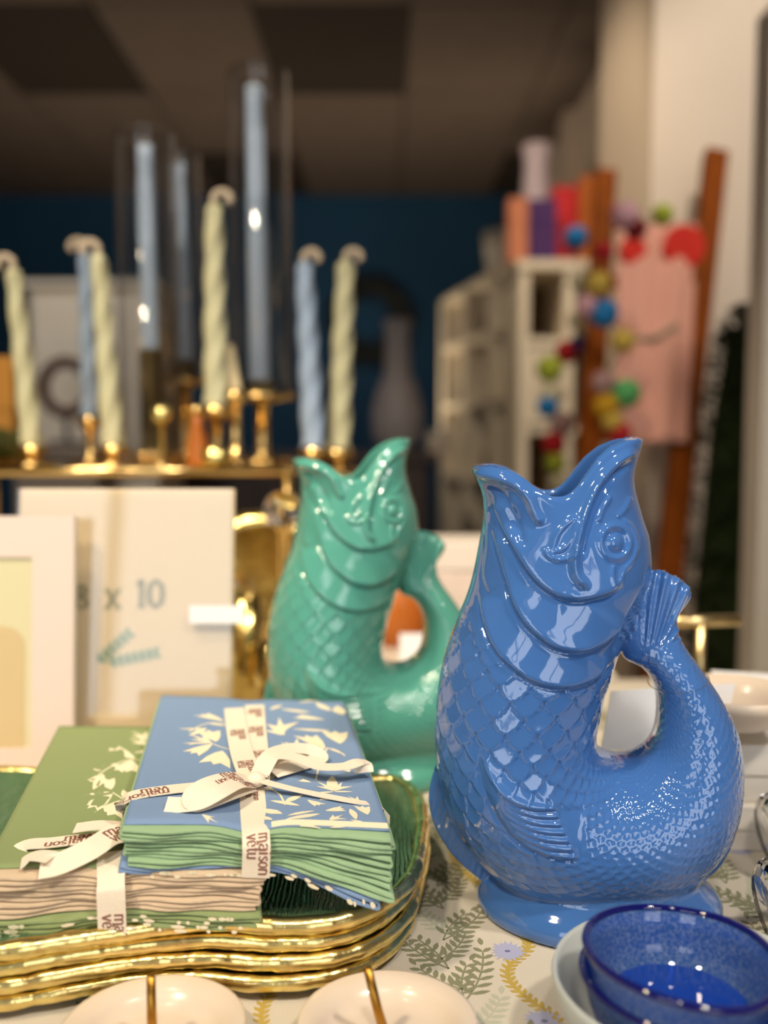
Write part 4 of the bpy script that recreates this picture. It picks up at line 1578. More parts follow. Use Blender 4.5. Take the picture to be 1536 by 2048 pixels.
fr5 = frame_plane(142, 1556, 0.03, 0.11)
f5 = thing('photo_frame', 'white mounted photo frame in front of the 8 x 10 frame', 'frame', tuple(fr5[0]))
s5 = fr5[0].y / F
PINK_MOUNT = mat('pinkish_white_mount', (226, 208, 196), 0.6)
GREEN_CARD = mat('pale_yellow_card', (214, 206, 166), 0.6)
w5, h5 = 300 * s5, 538 * s5
slab('backing', fr5, -w5, 0, 0, h5, -0.012, -0.006, WHITE_PAINT, f5, 0.0005)
for nm, a in (('mount', (-w5, -86 * s5, h5 - 86 * s5, h5)), ('mount', (-86 * s5, 0, 0, h5)), ('mount', (-w5, -w5 + 86 * s5, 0, h5 - 86 * s5)), ('mount', (-w5 + 86 * s5, -86 * s5, 0, 60 * s5))):
    slab(nm, fr5, a[0], a[1], a[2], a[3], -0.006, -0.0034, PINK_MOUNT, f5)
slab('card', fr5, -w5 + 80 * s5, -80 * s5, 50 * s5, h5 - 80 * s5, -0.0058, -0.0050, GREEN_CARD, f5)
ov = []
for k in range(24):
    a = math.pi * k / 23
    ov.append((-150 * s5 + 50 * s5 * math.cos(a), 270 * s5 + 40 * s5 * math.sin(a)))
ov += [(-200 * s5, 60 * s5), (-100 * s5, 60 * s5)]
PH = MB()
PH.poly(ov, lambda x, y, h: tuple(fr5[0] + fr5[1] * x + fr5[2] * y + fr5[3] * (-0.0049 + h)), 0.0003)
PH.build('arched_print', mat('tan_print', (206, 184, 140), 0.7), f5, smooth=False)


# ================================================================== small dishes in the foreground
def pin_dish(label, px, py, rpx, tip, group='white pin dishes'):
    c = at_z(px, py, T + 0.012)
    r = rpx * (c - Vector((0, 0, ZC))).length / F
    t = thing('pin_dish', label, 'dish', (c.x, c.y, T), 0, group)
    prof = [(0.0001, 0.0), (r * 0.62, 0.0), (r * 0.78, 0.001), (r * 0.97, 0.0095), (r, 0.0118), (r * 0.99, 0.0130), (r * 0.95, 0.0134), (r * 0.80, 0.0118),
            (r * 0.72, 0.0095), (r * 0.66, 0.0066), (r * 0.5, 0.0052), (0.0001, 0.0048)]
    MB().lathe(prof, (c.x, c.y, T), 64).build('dish', PORCELAIN, t)
    top_ = at_y(*tip, c.y + 0.001)
    MB().tube([(c.x, c.y, T + 0.003), (c.x * .5 + top_.x * .5, c.y, T * .5 + .5 * top_.z), tuple(top_)], [0.0021, 0.0021, 0.0019], 12).build('pin', mat('antique_brass', (176, 128, 52), 0.3, 1.0), t)
    return t


pin_dish('white porcelain dish with upright brass pin, in front of the trays', 305, 2056, 160, (302, 1952))
pin_dish('white porcelain dish with leaning brass pin, nearer the blue bowls', 775, 2044, 160, (735, 1936))

# frosted bowl with two nested cobalt bowls
fc = at_z(1378, 1962, T + 0.034)
frb = 234 * (fc - Vector((0, 0, ZC))).length / F
fb = tag(MB().lathe([(0.0001, 0.0), (frb * .5, 0.0), (frb * .62, 0.002), (frb * .86, 0.012), (frb * .98, 0.028), (frb, 0.034), (frb * .985, 0.0365), (frb * .955, 0.035),
                     (frb * .90, 0.026), (frb * .76, 0.012), (frb * .55, 0.0055), (0.0001, 0.005)], (fc.x, fc.y, T), 72).build('frosted_bowl', FROSTED),
         'frosted white glass bowl under the cobalt bowls', 'bowl')


def cobalt(label, px, py, z, rpx, hgt, wob, tilt, floor_z):
    c = at_z(px, py, z)
    r = rpx * (c - Vector((0, 0, ZC))).length / F
    h = hgt

    def wb(a, i):
        f = min(1.0, i / 6.0) if i < 8 else max(0, (13 - i) / 6.0)
        return f * (wob * math.sin(2 * a + 0.6) + wob * 0.5 * math.sin(3 * a + 1.0) + tilt * r * math.cos(a + 0.35))
    prof = [(0.0001, -h), (r * .60, -h), (r * .74, -h + .0015), (r * .86, -h * .72), (r * .93, -h * .42), (r * .965, -h * .16), (r, -0.0015), (r * 0.995, 0.0012), (r * .965, 0.0016),
            (r * .93, -0.0006), (r * .90, -h * .22), (r * .86, -h * .46), (r * .78, -h * .78), (r * .66, -h + .0042), (0.0001, -h + .0040)]
    t = thing('cobalt_bowl', label, 'bowl', (c.x, c.y, c.z - h), 0, 'cobalt glass bowls')
    MB().lathe(prof, (c.x, c.y, c.z), 72, wob=wb).build('bowl_body', COBALT, t)
    MB().lathe([(0.0001, 0.0), (r * 0.66, 0.0), (r * 0.735, 0.0022), (r * 0.72, 0.0026), (0.0001, 0.0014)], (c.x, c.y, c.z - h + 0.0044), 56).build('bowl_floor', mat('deep_cobalt', (16, 58, 160), 0.06, coat=0.5), t)
    rim = [(c.x + r * 0.985 * math.cos(a), c.y + r * 0.985 * math.sin(a), c.z + 0.0006 + wb(a, 7)) for a in [2 * math.pi * k / 72 for k in range(72)]]
    MB().tube(rim, 0.0017, 10, True).build('rim', mat('navy_glass_rim', (16, 20, 96), 0.05, coat=0.6), t)
    return t


cobalt('cobalt blue glass bowl with wavy rim, on top of its twin', 1360, 1908, T + 0.051, 164, 0.027, 0.0011, -0.05, 0)
cobalt('cobalt blue glass bowl under the wavy rimmed one', 1362, 1958, T + 0.0375, 170, 0.026, 0.0006, -0.04, 0)

# cut crystal tumbler stack at the right edge
for lab, py_, zz in (('cut crystal glass lying at the right edge, behind the nearer one', 1690, 0.0), ('cut crystal glass lying at the right edge, nearest the front', 1852, 0.0)):
    rp = 112 if py_ < 1800 else 100
    c = at_z(1538, py_ + 60, T)
    r = 0.026
    base = Vector((c.x + 0.012, c.y, T + r + 0.0005))
    facets = 14
    gl_ = MB()
    pr_ = [(0.0001, 0.0), (r * .7, 0.0), (r * .92, 0.004), (r, 0.014), (r, 0.05), (r * .93, 0.062), (r * .90, 0.062), (r * .88, 0.05), (r * .86, 0.014), (0.0001, 0.009)]
    gl_.lathe(pr_, (0, 0, 0), facets)
    rot = Matrix.Rotation(math.radians(78), 3, 'Y')
    mn = min((rot @ Vector(v)).z for v in gl_.v)
    vs = [Vector((base.x - 0.014, base.y, T - mn + 0.0004)) + rot @ Vector(v) for v in gl_.v]
    g = obj('crystal_glass', vs, gl_.f, CLEAR, None, smooth=False)
    tag(g, lab, 'glass', 'crystal glasses at the right edge')

# ================================================================== right of and behind the blue jug
# price tag hanging from the tail on a clear plastic loop
tgp = [at_y(1222, 1382, 0.585), at_y(1470, 1367, 0.600), at_y(1440, 1500, 0.590), at_y(1202, 1500, 0.575)]
n_ = (tgp[1] - tgp[0]).cross(tgp[3] - tgp[0]).normalized() * 0.0004
pt = thing('price_tag', 'white card price tag hanging from the blue jug tail on a clear loop', 'tag', tuple(tgp[3]))
obj('card', [p + n_ for p in tgp] + [p - n_ for p in tgp], [(0, 1, 2, 3), (7, 6, 5, 4), (0, 4, 5, 1), (1, 5, 6, 2), (2, 6, 7, 3), (3, 7, 4, 0)], WHITE_PAPER, pt, smooth=False)
cu, cz = [(a + b) / 2 for a, b in zip(jp(1408, 1350), jp(1303, 1368))]
ru, rz_ = [(a - b) / 2 for a, b in zip(jp(1408, 1350), jp(1303, 1368))]
lp = []
for k in range(28):
    a = 2 * math.pi * k / 28
    u, z, y = cu + ru * 1.10 * math.cos(a), cz + rz_ * 1.10 * math.cos(a), 0.0265 * math.sin(a)
    q = JC + JX * u + JD * y
    lp.append((q.x, q.y, T + z))
MB().tube(lp, 0.0005, 6, True).build('plastic_loop', THIN, pt)

# brass T-shaped stand
Yb = 0.80
b0, b1 = at_y(1352, 1243, Yb), at_y(1480, 1240, Yb)
st = at_y(1402, 1240, Yb)
ts = thing('brass_stand', 'brass T-bar stand showing behind the blue jug tail', 'stand', (st.x, Yb, T))
MB().tube([tuple(b0 + (b0 - b1) * 0.4), tuple(b1)], 0.0052, 16).build('crossbar', BRASS, ts)
MB().tube([(st.x, Yb, T + 0.004), (st.x, Yb, st.z)], 0.0045, 14).build('stem', BRASS, ts)
MB().lathe([(0.0001, 0), (0.032, 0), (0.032, 0.004), (0.026, 0.006), (0.0001, 0.006)], (st.x, Yb, T), 32).build('base', BRASS, ts)

# white boxes, board and bowl at the right
WB = mat('white_box_card', (232, 224, 212), 0.6)
q0 = at_z(1440, 1703, T)
for lab, z0, z1, dx, dy in (('white gift box standing on the cloth behind the crystal glasses', 0.0, 0.030, 0.0, 0.0), ('white gift box stacked on the lower one', 0.0302, 0.068, 0.004, 0.004)):
    t = thing('gift_box', lab, 'box', (q0.x + 0.08, q0.y + 0.06, T + z0), 0, 'white gift boxes')
    x0, y0 = q0.x + dx, q0.y + dy
    MB().box(x0, x0 + 0.17, y0, y0 + 0.12, T + z0, T + z0 + (z1 - z0) * 0.45, 0.0012).build('box_base', WB, t, smooth=False)
    MB().box(x0 - 0.0012, x0 + 0.1712, y0 - 0.0012, y0 + 0.1212, T + z0 + (z1 - z0) * 0.45 + 0.0002, T + z1, 0.0012).build('lid', WB, t, smooth=False)
bk = thing('hardback_book', 'white book with grey green edges lying on the gift boxes', 'book', (q0.x + 0.08, q0.y + 0.05, T + 0.0685), -0.25)
for nm, z0, z1, ins, m in (('cover', 0.0, 0.002, 0, WHITE_PAPER), ('pages', 0.002, 0.009, 0.003, mat('grey_green_pages', (186, 190, 172), 0.8)), ('cover', 0.009, 0.011, 0, WHITE_PAPER)):
    o = MB().box(-0.06 + ins, 0.10 - ins, -0.03 + ins, 0.09 - ins, z0, z1, 0.0005).build(nm, m, None, smooth=False)
    o.parent = bk
cb = at_z(1500, 1468, T + 0.082)
tag(MB().lathe([(0.0001, 0), (0.022, 0), (0.026, 0.002), (0.036, 0.014), (0.040, 0.022), (0.0385, 0.0225), (0.034, 0.015), (0.024, 0.005), (0.0001, 0.004)], (cb.x, cb.y + 0.03, T + 0.0797), 48).build('small_bowl', PORCELAIN),
    'small cream bowl standing on the white book', 'bowl')

# things seen between and through the jugs
pw = at_z(868, 1330, T)
pb = thing('printed_box', 'pale patterned gift box between the two fish jugs', 'box', (pw.x + 0.04, pw.y + 0.04, T))
MB().box(pw.x, pw.x + 0.15, pw.y, pw.y + 0.10, T, T + 0.11, 0.002).build('box_base', mat('pale_marbled_card', (226, 208, 196), 0.7, var=0.10, var_scale=30), pb, smooth=False)
MB().box(pw.x - 0.0015, pw.x + 0.1515, pw.y - 0.0015, pw.y + 0.1015, T + 0.1102, T + 0.142, 0.002).build('lid', mat('pale_card_lid', (232, 220, 208), 0.7), pb, smooth=False)
am = at_z(806, 1345, T)
tag(MB().lathe([(0.0001, 0), (0.03, 0), (0.034, 0.004), (0.045, 0.03), (0.046, 0.062), (0.036, 0.082), (0.026, 0.092), (0.0225, 0.092), (0.03, 0.078), (0.04, 0.06), (0.038, 0.03), (0.028, 0.008), (0.0001, 0.006)],
               (am.x - 0.005, am.y + 0.16, T), 40).build('amber_vase', mat('amber_ceramic', (196, 112, 40), 0.25)), 'small amber vase seen through the teal jug handle', 'vase')
gc = at_z(800, 1372, T)
tc_ = thing('tent_card', 'grey white tent card seen through the teal jug handle', 'card', (gc.x + 0.02, gc.y, T))
for s in (0, 1):
    y0, y1 = (gc.y, gc.y + 0.022) if s == 0 else (gc.y + 0.044, gc.y + 0.0222)
    a = [Vector((gc.x, y0, T)), Vector((gc.x + 0.05, y0, T)), Vector((gc.x + 0.05, y1, T + 0.052)), Vector((gc.x, y1, T + 0.052))]
    e = Vector((0, 0.0006, 0))
    obj('panel', [p - e for p in a] + [p + e for p in a], [(0, 1, 2, 3), (7, 6, 5, 4), (0, 4, 5, 1), (1, 5, 6, 2), (2, 6, 7, 3), (3, 7, 4, 0)], WHITE_PAPER, tc_, smooth=False)

# ================================================================== candle display
RZ = at_y(300, 935, 1.10).z                     # riser shelf height
X0, X1 = at_y(-260, 935, 1.10).x, at_y(575, 935, 1.10).x
rs = thing('gold_riser', 'gold framed glass riser carrying the candles behind the photo frames', 'riser', ((X0 + X1) / 2, 1.27, T))
MB().box(X0 + .004, X1 - .004, 1.104, 1.446, RZ - 0.006, RZ - 0.001).build('glass_shelf', mat('gold_mirror', (240, 204, 140), 0.12, 1.0), rs, smooth=False)
for nm, a, b in (('rail', (X0, 1.10), (X1, 1.10)), ('rail', (X0, 1.45), (X1, 1.45)), ('rail', (X0, 1.10), (X0, 1.45)), ('rail', (X1, 1.10), (X1, 1.45))):
    MB().tube([(a[0], a[1], RZ - 0.004), (b[0], b[1], RZ - 0.004)], 0.0058, 10).build(nm, GOLD, rs)
for x in (X0, X1):
    for y in (1.10, 1.45):
        MB().tube([(x, y, T + 0.0005), (x, y, RZ - 0.004)], 0.005, 10).build('leg', GOLD, rs)
# second, lower riser to the right
RZ2 = RZ - 0.012
XA, XB = X1 + 0.012, at_y(742, 935, 1.3).x
r2 = thing('gold_riser', 'small gold riser under the two rightmost twisted candles', 'riser', ((XA + XB) / 2, 1.3, T))
MB().box(XA, XB, 1.24, 1.36, RZ2 - 0.006, RZ2 - 0.0006, 0.001).build('shelf', mat('gold_mirror', (240, 204, 140), 0.12, 1.0), r2, smooth=False)
for x in (XA + 0.006, XB - 0.006):
    for y in (1.246, 1.354):
        MB().tube([(x, y, T + 0.0005), (x, y, RZ2 - 0.006)], 0.004, 8).build('leg', GOLD, r2)


def candle(label, top_px, bot_px, Y, wpx, m, curl, shelf, group='twisted taper candles', twist=True):
    a, b = at_y(*top_px, Y), at_y(*bot_px, Y)
    r = wpx / 2 * Y / F
    z0 = max(b.z, shelf + 0.014)
    # holder
    hb = thing('candle_holder', 'gold candle holder under the ' + label, 'candle holder', (b.x, Y, shelf), 0, 'gold candle holders')
    MB().lathe([(0.0001, 0), (0.026, 0), (0.027, 0.003), (0.012, 0.006), (0.0065, 0.010), (0.0065, max(0.011, z0 - shelf - 0.008)), (r + 0.003, z0 - shelf - 0.002), (r + 0.0035, z0 - shelf + 0.012),
                (r + 0.001, z0 - shelf + 0.012), (r + 0.0006, z0 - shelf), (0.0001, z0 - shelf)], (b.x, Y, shelf + 0.0003), 28).build('stick', GOLD, hb)
    MB().lathe([(r + 0.0042, z0 - shelf + 0.004), (r + 0.0075, z0 - shelf + 0.0045), (r + 0.0075, z0 - shelf + 0.0065), (r + 0.0042, z0 - shelf + 0.007)], (b.x, Y, shelf), 28, closed=True).build('drip_ring', GOLD, hb)
    t = thing('taper_candle', label, 'candle', (b.x, Y, z0), 0, group)
    n = 90
    pts, rad = [], []
    for i in range(n + 1):
        f = i / n
        pts.append((b.x + (a.x - b.x) * f, Y, z0 + 0.0006 + (a.z - z0) * f))
        rr = r * (1.0 - 0.28 * f)
        if f > 0.96:
            rr *= max(0.25, 1 - ((f - 0.96) / 0.04) ** 2 * 0.8)
        rad.append(rr)
    tw = 2 * math.pi * (a.z - z0) / 0.052
    MB().tube(pts, rad, 24, lobes=(lambda i, an: 1.0 + 0.13 * math.cos(4 * an + tw * i / n)) if twist else None).build('wax', m, t)
    if curl:
        c = curl
        wp = [a, a + Vector((0.0, 0, 0.006)), a + Vector((0.004 * c, 0, 0.011)), a + Vector((0.011 * c, 0, 0.013)), a + Vector((0.018 * c, 0, 0.009)), a + Vector((0.020 * c, 0, 0.003)), a + Vector((0.015 * c, 0, 0.0005))]
        MB().tube([tuple(p) for p in crom([tuple(p) for p in wp], 5)], 0.0042, 10).build('wick', WICK, t)
    else:
        MB().tube([tuple(a), tuple(a + Vector((0, 0, 0.008)))], 0.0012, 8).build('wick', WICK, t)
    return t


candle('sage green twisted candle, leftmost', (26, 535), (66, 925), 1.16, 40, WAX_GREEN, -1, RZ)
candle('pale blue twisted candle, second from the left', (170, 500), (180, 850), 1.30, 34, WAX_BLUE, -1, RZ)
candle('sage green twisted candle just right of the left blue one', (196, 505), (228, 925), 1.16, 42, WAX_GREEN, -1, RZ)
candle('tall sage green twisted candle between the glass cylinders', (428, 405), (432, 830), 1.18, 46, WAX_GREEN, 1, RZ)
candle('pale blue twisted candle right of the tallest glass cylinder', (608, 522), (628, 912), 1.28, 44, WAX_BLUE, 1, RZ2)
candle('sage green twisted candle, rightmost', (692, 520), (676, 915), 1.32, 46, WAX_GREEN, 1, RZ2)


def hurricane(label, x0, x1, ytop, ybase, Y, cx, cw, ctop, cbot, shelf, clabel):
    a, b = at_y(x0, ytop, Y), at_y(x1, ytop, Y)
    r = (b.x - a.x) / 2
    cxw = (a.x + b.x) / 2
    zb = max(at_y(x0, ybase, Y).z, shelf + 0.012)
    t = thing('hurricane_lamp', label, 'candle lamp', (cxw, Y, shelf), 0, 'glass cylinder candle lamps')
    MB().lathe([(r, zb + 0.0004), (r, a.z - 0.002), (r - 0.0005, a.z), (r - 0.0022, a.z), (r - 0.0026, a.z - 0.002), (r - 0.0026, zb + 0.0004)], (cxw, Y, 0), 56, closed=True).build('glass_cylinder', THIN, t)
    MB().lathe([(r - 0.0004, a.z + 0.0002), (r - 0.0002, a.z + 0.0016), (r - 0.0022, a.z + 0.0016), (r - 0.0022, a.z + 0.0002)], (cxw, Y, 0), 56, closed=True).build('rim', CLEAR, t)
    MB().lathe([(0.0001, 0), (r * .95, 0), (r * .95, 0.004), (0.012, 0.008), (0.009, 0.012), (0.009, max(0.013, zb - shelf - 0.012)), (r + 0.004, zb - shelf - 0.006), (r + 0.005, zb - shelf), (0.0001, zb - shelf)],
               (cxw, Y, shelf + 0.0003), 40).build('gold_stand', GOLD, t)
    ca, cbb = at_y(cx, ctop, Y), at_y(cx + 12, cbot, Y)
    z0 = max(cbb.z, zb + 0.002)
    rr = cw / 2 * Y / F
    MB().lathe([(0.0001, 0), (rr + 0.010, 0), (rr + 0.010, 0.003), (rr + 0.003, 0.005), (rr + 0.003, z0 - zb + 0.014), (rr + 0.0008, z0 - zb + 0.014), (rr + 0.0006, z0 - zb), (0.0001, z0 - zb)], (cbb.x, Y, zb + 0.0004), 24).build('candle_cup', BRASS, t)
    c = thing('pillar_taper', clabel, 'candle', (cbb.x, Y, z0), 0, 'smooth taper candles in glass')
    pts = [(cbb.x + (ca.x - cbb.x) * k / 20, Y, z0 + 0.0008 + (ca.z - z0) * k / 20) for k in range(21)]
    MB().tube(pts, [rr * (1 - 0.2 * k / 20) for k in range(21)], 20).build('wax', WAX_PALE, c)
    MB().tube([tuple(ca), tuple(ca + Vector((0, 0, 0.010)))], 0.0012, 8).build('wick', WICK, c)


hurricane('tallest glass cylinder lamp with a pale blue candle inside', 456, 580, 150, 790, 1.36, 508, 42, 175, 782, RZ, 'pale blue smooth candle inside the tallest glass cylinder')
hurricane('glass cylinder lamp left of the tall sage candle', 230, 352, 272, 905, 1.30, 290, 36, 292, 720, RZ, 'pale blue smooth candle in the left glass cylinder')
hurricane('glass cylinder lamp half hidden behind the left one', 322, 402, 312, 760, 1.42, 356, 34, 330, 740, RZ, 'pale blue smooth candle in the half hidden glass cylinder')

# small gold and amber pieces on the riser
AMB = mat('amber_glass', (206, 120, 30), 0.08, trans=0.4)
bt = at_y(395, 930, 1.13)
ab = thing('amber_bottle', 'small amber bottle on the riser by the tall sage candle', 'bottle', (bt.x, 1.13, RZ))
MB().lathe([(0.0001, 0), (0.013, 0), (0.0135, 0.003), (0.012, 0.03), (0.007, 0.048), (0.006, 0.062), (0.0001, 0.062)], (bt.x, 1.13, RZ + 0.0003), 24).build('bottle_body', AMB, ab)
MB().lathe([(0.0001, 0), (0.007, 0), (0.007, 0.009), (0.0001, 0.0095)], (bt.x, 1.13, RZ + 0.0625), 20).build('stopper', GOLD, ab)
for lab, px, h, r in (('added gold ball on a short stem, standing for a yellow glint', 325, 0.062, 0.012), ('added gold cup at the riser front edge, standing for a yellow glint', 432, 0.022, 0.020)):  # ball and cup added where bright yellow glints sit
    c = at_y(px, 930, 1.125)
    if h > 0.05:
        t = thing('glint_ball', lab, 'ornament', (c.x, 1.125, RZ))
        MB().lathe([(0.0001, 0), (0.014, 0), (0.014, 0.003), (0.004, 0.006), (0.003, h - r), (0.0001, h - r)], (c.x, 1.125, RZ + 0.0003), 20).build('stem', GOLD, t)
        MB().sphere((c.x, 1.125, RZ + h), r).build('ball', mat('glint_gold', (250, 232, 150), 0.22, 1.0), t)
    else:
        tag(MB().lathe([(0.0001, 0), (r * .7, 0), (r * .9, 0.003), (r, h), (r * .93, h), (r * .8, 0.005), (0.0001, 0.004)], (c.x, 1.125, RZ + 0.0003), 28).build('glint_cup', mat('glint_gold', (250, 232, 150), 0.22, 1.0)), lab, 'candle holder')
# cream taper with gold stick near the tall cylinder
candle('short cream taper in front of the tallest glass cylinder', (455, 690), (470, 800), 1.20, 34, mat('cream_wax', (240, 222, 178), 0.4), 0, RZ, 'plain tapers', False)

# gilt and crystal under the riser, beside the 8 x 10 frame
MERC = mat('mercury_glass', (244, 208, 130), 0.2, 1.0, var=0.3, var_scale=60, bump=0.4, bump_scale=90)


def votive(label, px, py, Y, r, h, m):
    c = at_y(px, py, Y)
    o = MB().lathe([(0.0001, 0), (r * .8, 0), (r * .95, 0.004), (r, h * .4), (r * .95, h), (r * .88, h), (r * .92, h * .4), (r * .85, 0.008), (0.0001, 0.006)], (c.x, Y, T + 0.0003), 32).build('votive_glass', m)
    return tag(o, label, 'candle holder', 'gilt votives under the riser')


votive('tall gilt votive glass right beside the 8 x 10 frame', 492, 1300, 0.93, 0.020, 0.105, MERC)
votive('squat gilt votive glass between the frame and the teal jug', 548, 1300, 0.88, 0.018, 0.070, MERC)
pc = at_y(522, 1160, 1.075)  # plate added as a backdrop, to fill dark gaps with bright gold
tag(obj('gap_fill_plate', [Vector((pc.x, 1.075, T + 0.0895)) + Matrix.Rotation(math.radians(78), 3, 'X') @ Vector(v) for v in
        MB().lathe([(0.0001, 0.0), (0.062, 0.0), (0.070, 0.006), (0.090, 0.010), (0.0905, 0.0118), (0.069, 0.0085), (0.061, 0.003), (0.0001, 0.003)], (0, 0, 0), 56).v],
        MB().lathe([(0.0001, 0.0), (0.062, 0.0), (0.070, 0.006), (0.090, 0.010), (0.0905, 0.0118), (0.069, 0.0085), (0.061, 0.003), (0.0001, 0.003)], (0, 0, 0), 56).f, MERC),
    'added round gilt plate filling dark gaps between the frame and the teal jug', 'plate')
for k, (px, py, Y, r, lab) in enumerate(((478, 1180, 1.02, 0.016, 'clear crystal ball on a gilt stand beside the 8 x 10 frame'), (566, 1020, 0.985, 0.020, 'clear crystal ball on a gilt stand left of the teal jug mouth'))):
    c = at_y(px, py, Y)
    t = thing('crystal_ball', lab, 'ornament', (c.x, Y, T))
    MB().sphere((c.x, Y, c.z), r, 24, 16).build('ball', CLEAR, t)
    MB().lathe([(0.0001, 0), (0.024, 0), (0.024, 0.004), (0.006, 0.009), (0.005, c.z - T - r - 0.004), (r * .6, c.z - T - r * .8), (r * .62, c.z - T - r * .72), (0.0001, c.z - T - r - 0.001)], (c.x, Y, T + 0.0003), 24).build('stand', GOLD, t)
gx = at_y(505, 1350, 1.0)
bx = thing('gilt_box', 'gilt trinket box behind the blue napkins', 'box', (gx.x, 1.05, T))
MB().box(gx.x - 0.05, gx.x + 0.05, 1.145, 1.205, T, T + 0.05, 0.003).build('box_base', MERC, bx, smooth=False)
MB().box(gx.x - 0.052, gx.x + 0.052, 1.143, 1.207, T + 0.0502, T + 0.066, 0.003).build('lid', GOLD, bx, smooth=False)
# clear glass behind the frames' left edge
mo = at_y(10, 925, 1.3)
ms = MB()
for k in range(60):
    ms.sphere((mo.x + rng.uniform(-.035, .03), 1.30 + rng.uniform(-.03, .03), RZ + 0.012 + rng.uniform(0, .03)), rng.uniform(0.008, 0.012), 8, 6)
m_ = ms.build('moss_mound', mat('dark_moss', (58, 62, 22), 0.9))
tag(m_, 'dark green moss mound at the left end of the riser', 'moss', kind='stuff')
ob = at_y(-40, 690, 1.38)
orb = thing('amber_card_box', 'amber coloured box at the left edge behind the leftmost candle', 'box', (ob.x, 1.40, RZ))
MB().box(ob.x - 0.03, ob.x + 0.052, 1.36, 1.43, RZ + 0.0005, RZ + 0.075, 0.002).build('box_base', mat('amber_card', (190, 134, 50), 0.6), orb, smooth=False)
MB().box(ob.x - 0.032, ob.x + 0.054, 1.358, 1.432, RZ + 0.0752, RZ + 0.15, 0.002).build('lid', mat('amber_card', (190, 134, 50), 0.6), orb, smooth=False)

# ================================================================== shop behind
# wooden leaning ladder
LT, LB = at_y(1212, 345, 2.30), at_y(1172, 1000, 2.02)
RT, RB = at_y(1432, 305, 2.30), at_y(1340, 1120, 1.98)


def to_floor(a, b):
    f = (a.z - 0.0) / (a.z - b.z)
    return a + (b - a) * f


LF, RF = to_floor(LT, LB), to_floor(RT, RB)
ld = thing('wooden_ladder', 'reddish wooden ladder leaning against the cream pier wall', 'ladder', ((LF.x + RF.x) / 2, LF.y, 0))


def beam(name, a, b, w, d, parent, m):
    t = (b - a).normalized()
    side = t.cross(Vector((0, 1, 0))).normalized()
    fwd = side.cross(t).normalized()
    vs = [p + side * (sx_ * w / 2) + fwd * (sy_ * d / 2) for p in (a, b) for sx_, sy_ in ((-1, -1), (1, -1), (1, 1), (-1, 1))]
    return obj(name, vs, [(0, 1, 2, 3), (7, 6, 5, 4), (0, 4, 5, 1), (1, 5, 6, 2), (2, 6, 7, 3), (3, 7, 4, 0)], m, parent, smooth=False)


beam('rail', LT, LF, 0.046, 0.03, ld, WALNUT)
beam('rail', RT, RF, 0.052, 0.03, ld, WALNUT)
for f in (0.16, 0.36, 0.56, 0.74, 0.90):
    beam('rung', LT.lerp(LF, f), RT.lerp(RF, f), 0.03, 0.02, ld, WALNUT)

# pink cloth hung over a rung
PINK = weave_mat('pink_cotton', (222, 160, 138), 300, 0.04)
a0, a1 = LT.lerp(LF, 0.155), RT.lerp(RF, 0.155)
pk = thing('hanging_cloth', 'salmon pink cloth with red spots hanging on the wooden ladder', 'cloth', tuple(a0))
vs, fs = [], []
NX, NZ = 30, 24
tl, tr_ = at_y(1236, 452, 2.225), at_y(1398, 448, 2.225)
bl_, br_ = at_y(1232, 885, 2.025), at_y(1375, 885, 2.025)
for j in range(NZ + 1):
    for i in range(NX + 1):
        u, v = i / NX, j / NZ
        p = (tl * (1 - u) + tr_ * u) * (1 - v) + (bl_ * (1 - u) + br_ * u) * v
        vs.append(p + Vector((0, 0.006 * math.sin(u * 14 + v * 2), 0)))
fs = [(j * (NX + 1) + i, j * (NX + 1) + i + 1, (j + 1) * (NX + 1) + i + 1, (j + 1) * (NX + 1) + i) for j in range(NZ) for i in range(NX)]
o = obj('cloth_panel', vs, fs, PINK, pk)
sd = o.modifiers.new('t', 'SOLIDIFY')
sd.thickness = 0.003
RED = mat('red_felt', (214, 44, 30), 0.85)
for px, py, r in ((1266, 500, 0.030), (1368, 492, 0.048)):
    c = at_y(px, py, 2.19)
    MB().lathe([(0.0001, -0.004), (r, -0.004), (r, 0.004), (0.0001, 0.004)], (0, 0, 0), 28).build('spot', RED, pk, smooth=False)
    sp = pk.children[-1]
    sp.data.transform(Matrix.Translation(c) @ Matrix.Rotation(math.radians(86), 4, 'X'))
c0, c1 = at_y(1270, 680, 2.108), at_y(1355, 650, 2.115)
MB().tube([tuple(c0), tuple((c0 + c1) / 2 + Vector((0, 0, -0.012))), tuple(c1)], 0.006, 8).build('stitched_line', mat('grey_green_thread', (150, 140, 112), 0.8), pk)

# felt ball garlands
CB = {'blue': (22, 112, 170), 'red': (170, 18, 30), 'dark_red': (110, 14, 22), 'yellow': (196, 166, 70), 'pink': (206, 156, 164), 'lime': (160, 170, 50), 'cream': (196, 184, 150),
      'mauve': (160, 126, 122), 'green': (84, 160, 92), 'gold': (186, 140, 14), 'navy': (38, 44, 96)}


def garland(label, balls, Y):
    c0 = at_y(*balls[0][:2], Y)
    t = thing('felt_ball_garland', label, 'garland', tuple(c0), 0, 'felt ball garlands')
    pts = []
    for px, py, r, cn in balls:
        c = at_y(px, py, Y + rng.uniform(-.012, .012))
        pts.append(tuple(c))
        MB().sphere(c, r * Y / F * 1.08, 18, 12).build('felt_ball', mat('felt_' + cn, CB[cn], 0.8, bump=0.3, bump_scale=120), t)
    MB().tube([tuple(p) for p in crom(pts, 4)], 0.0015, 6).build('string', mat('dark_string', (70, 60, 50), 0.9), t)


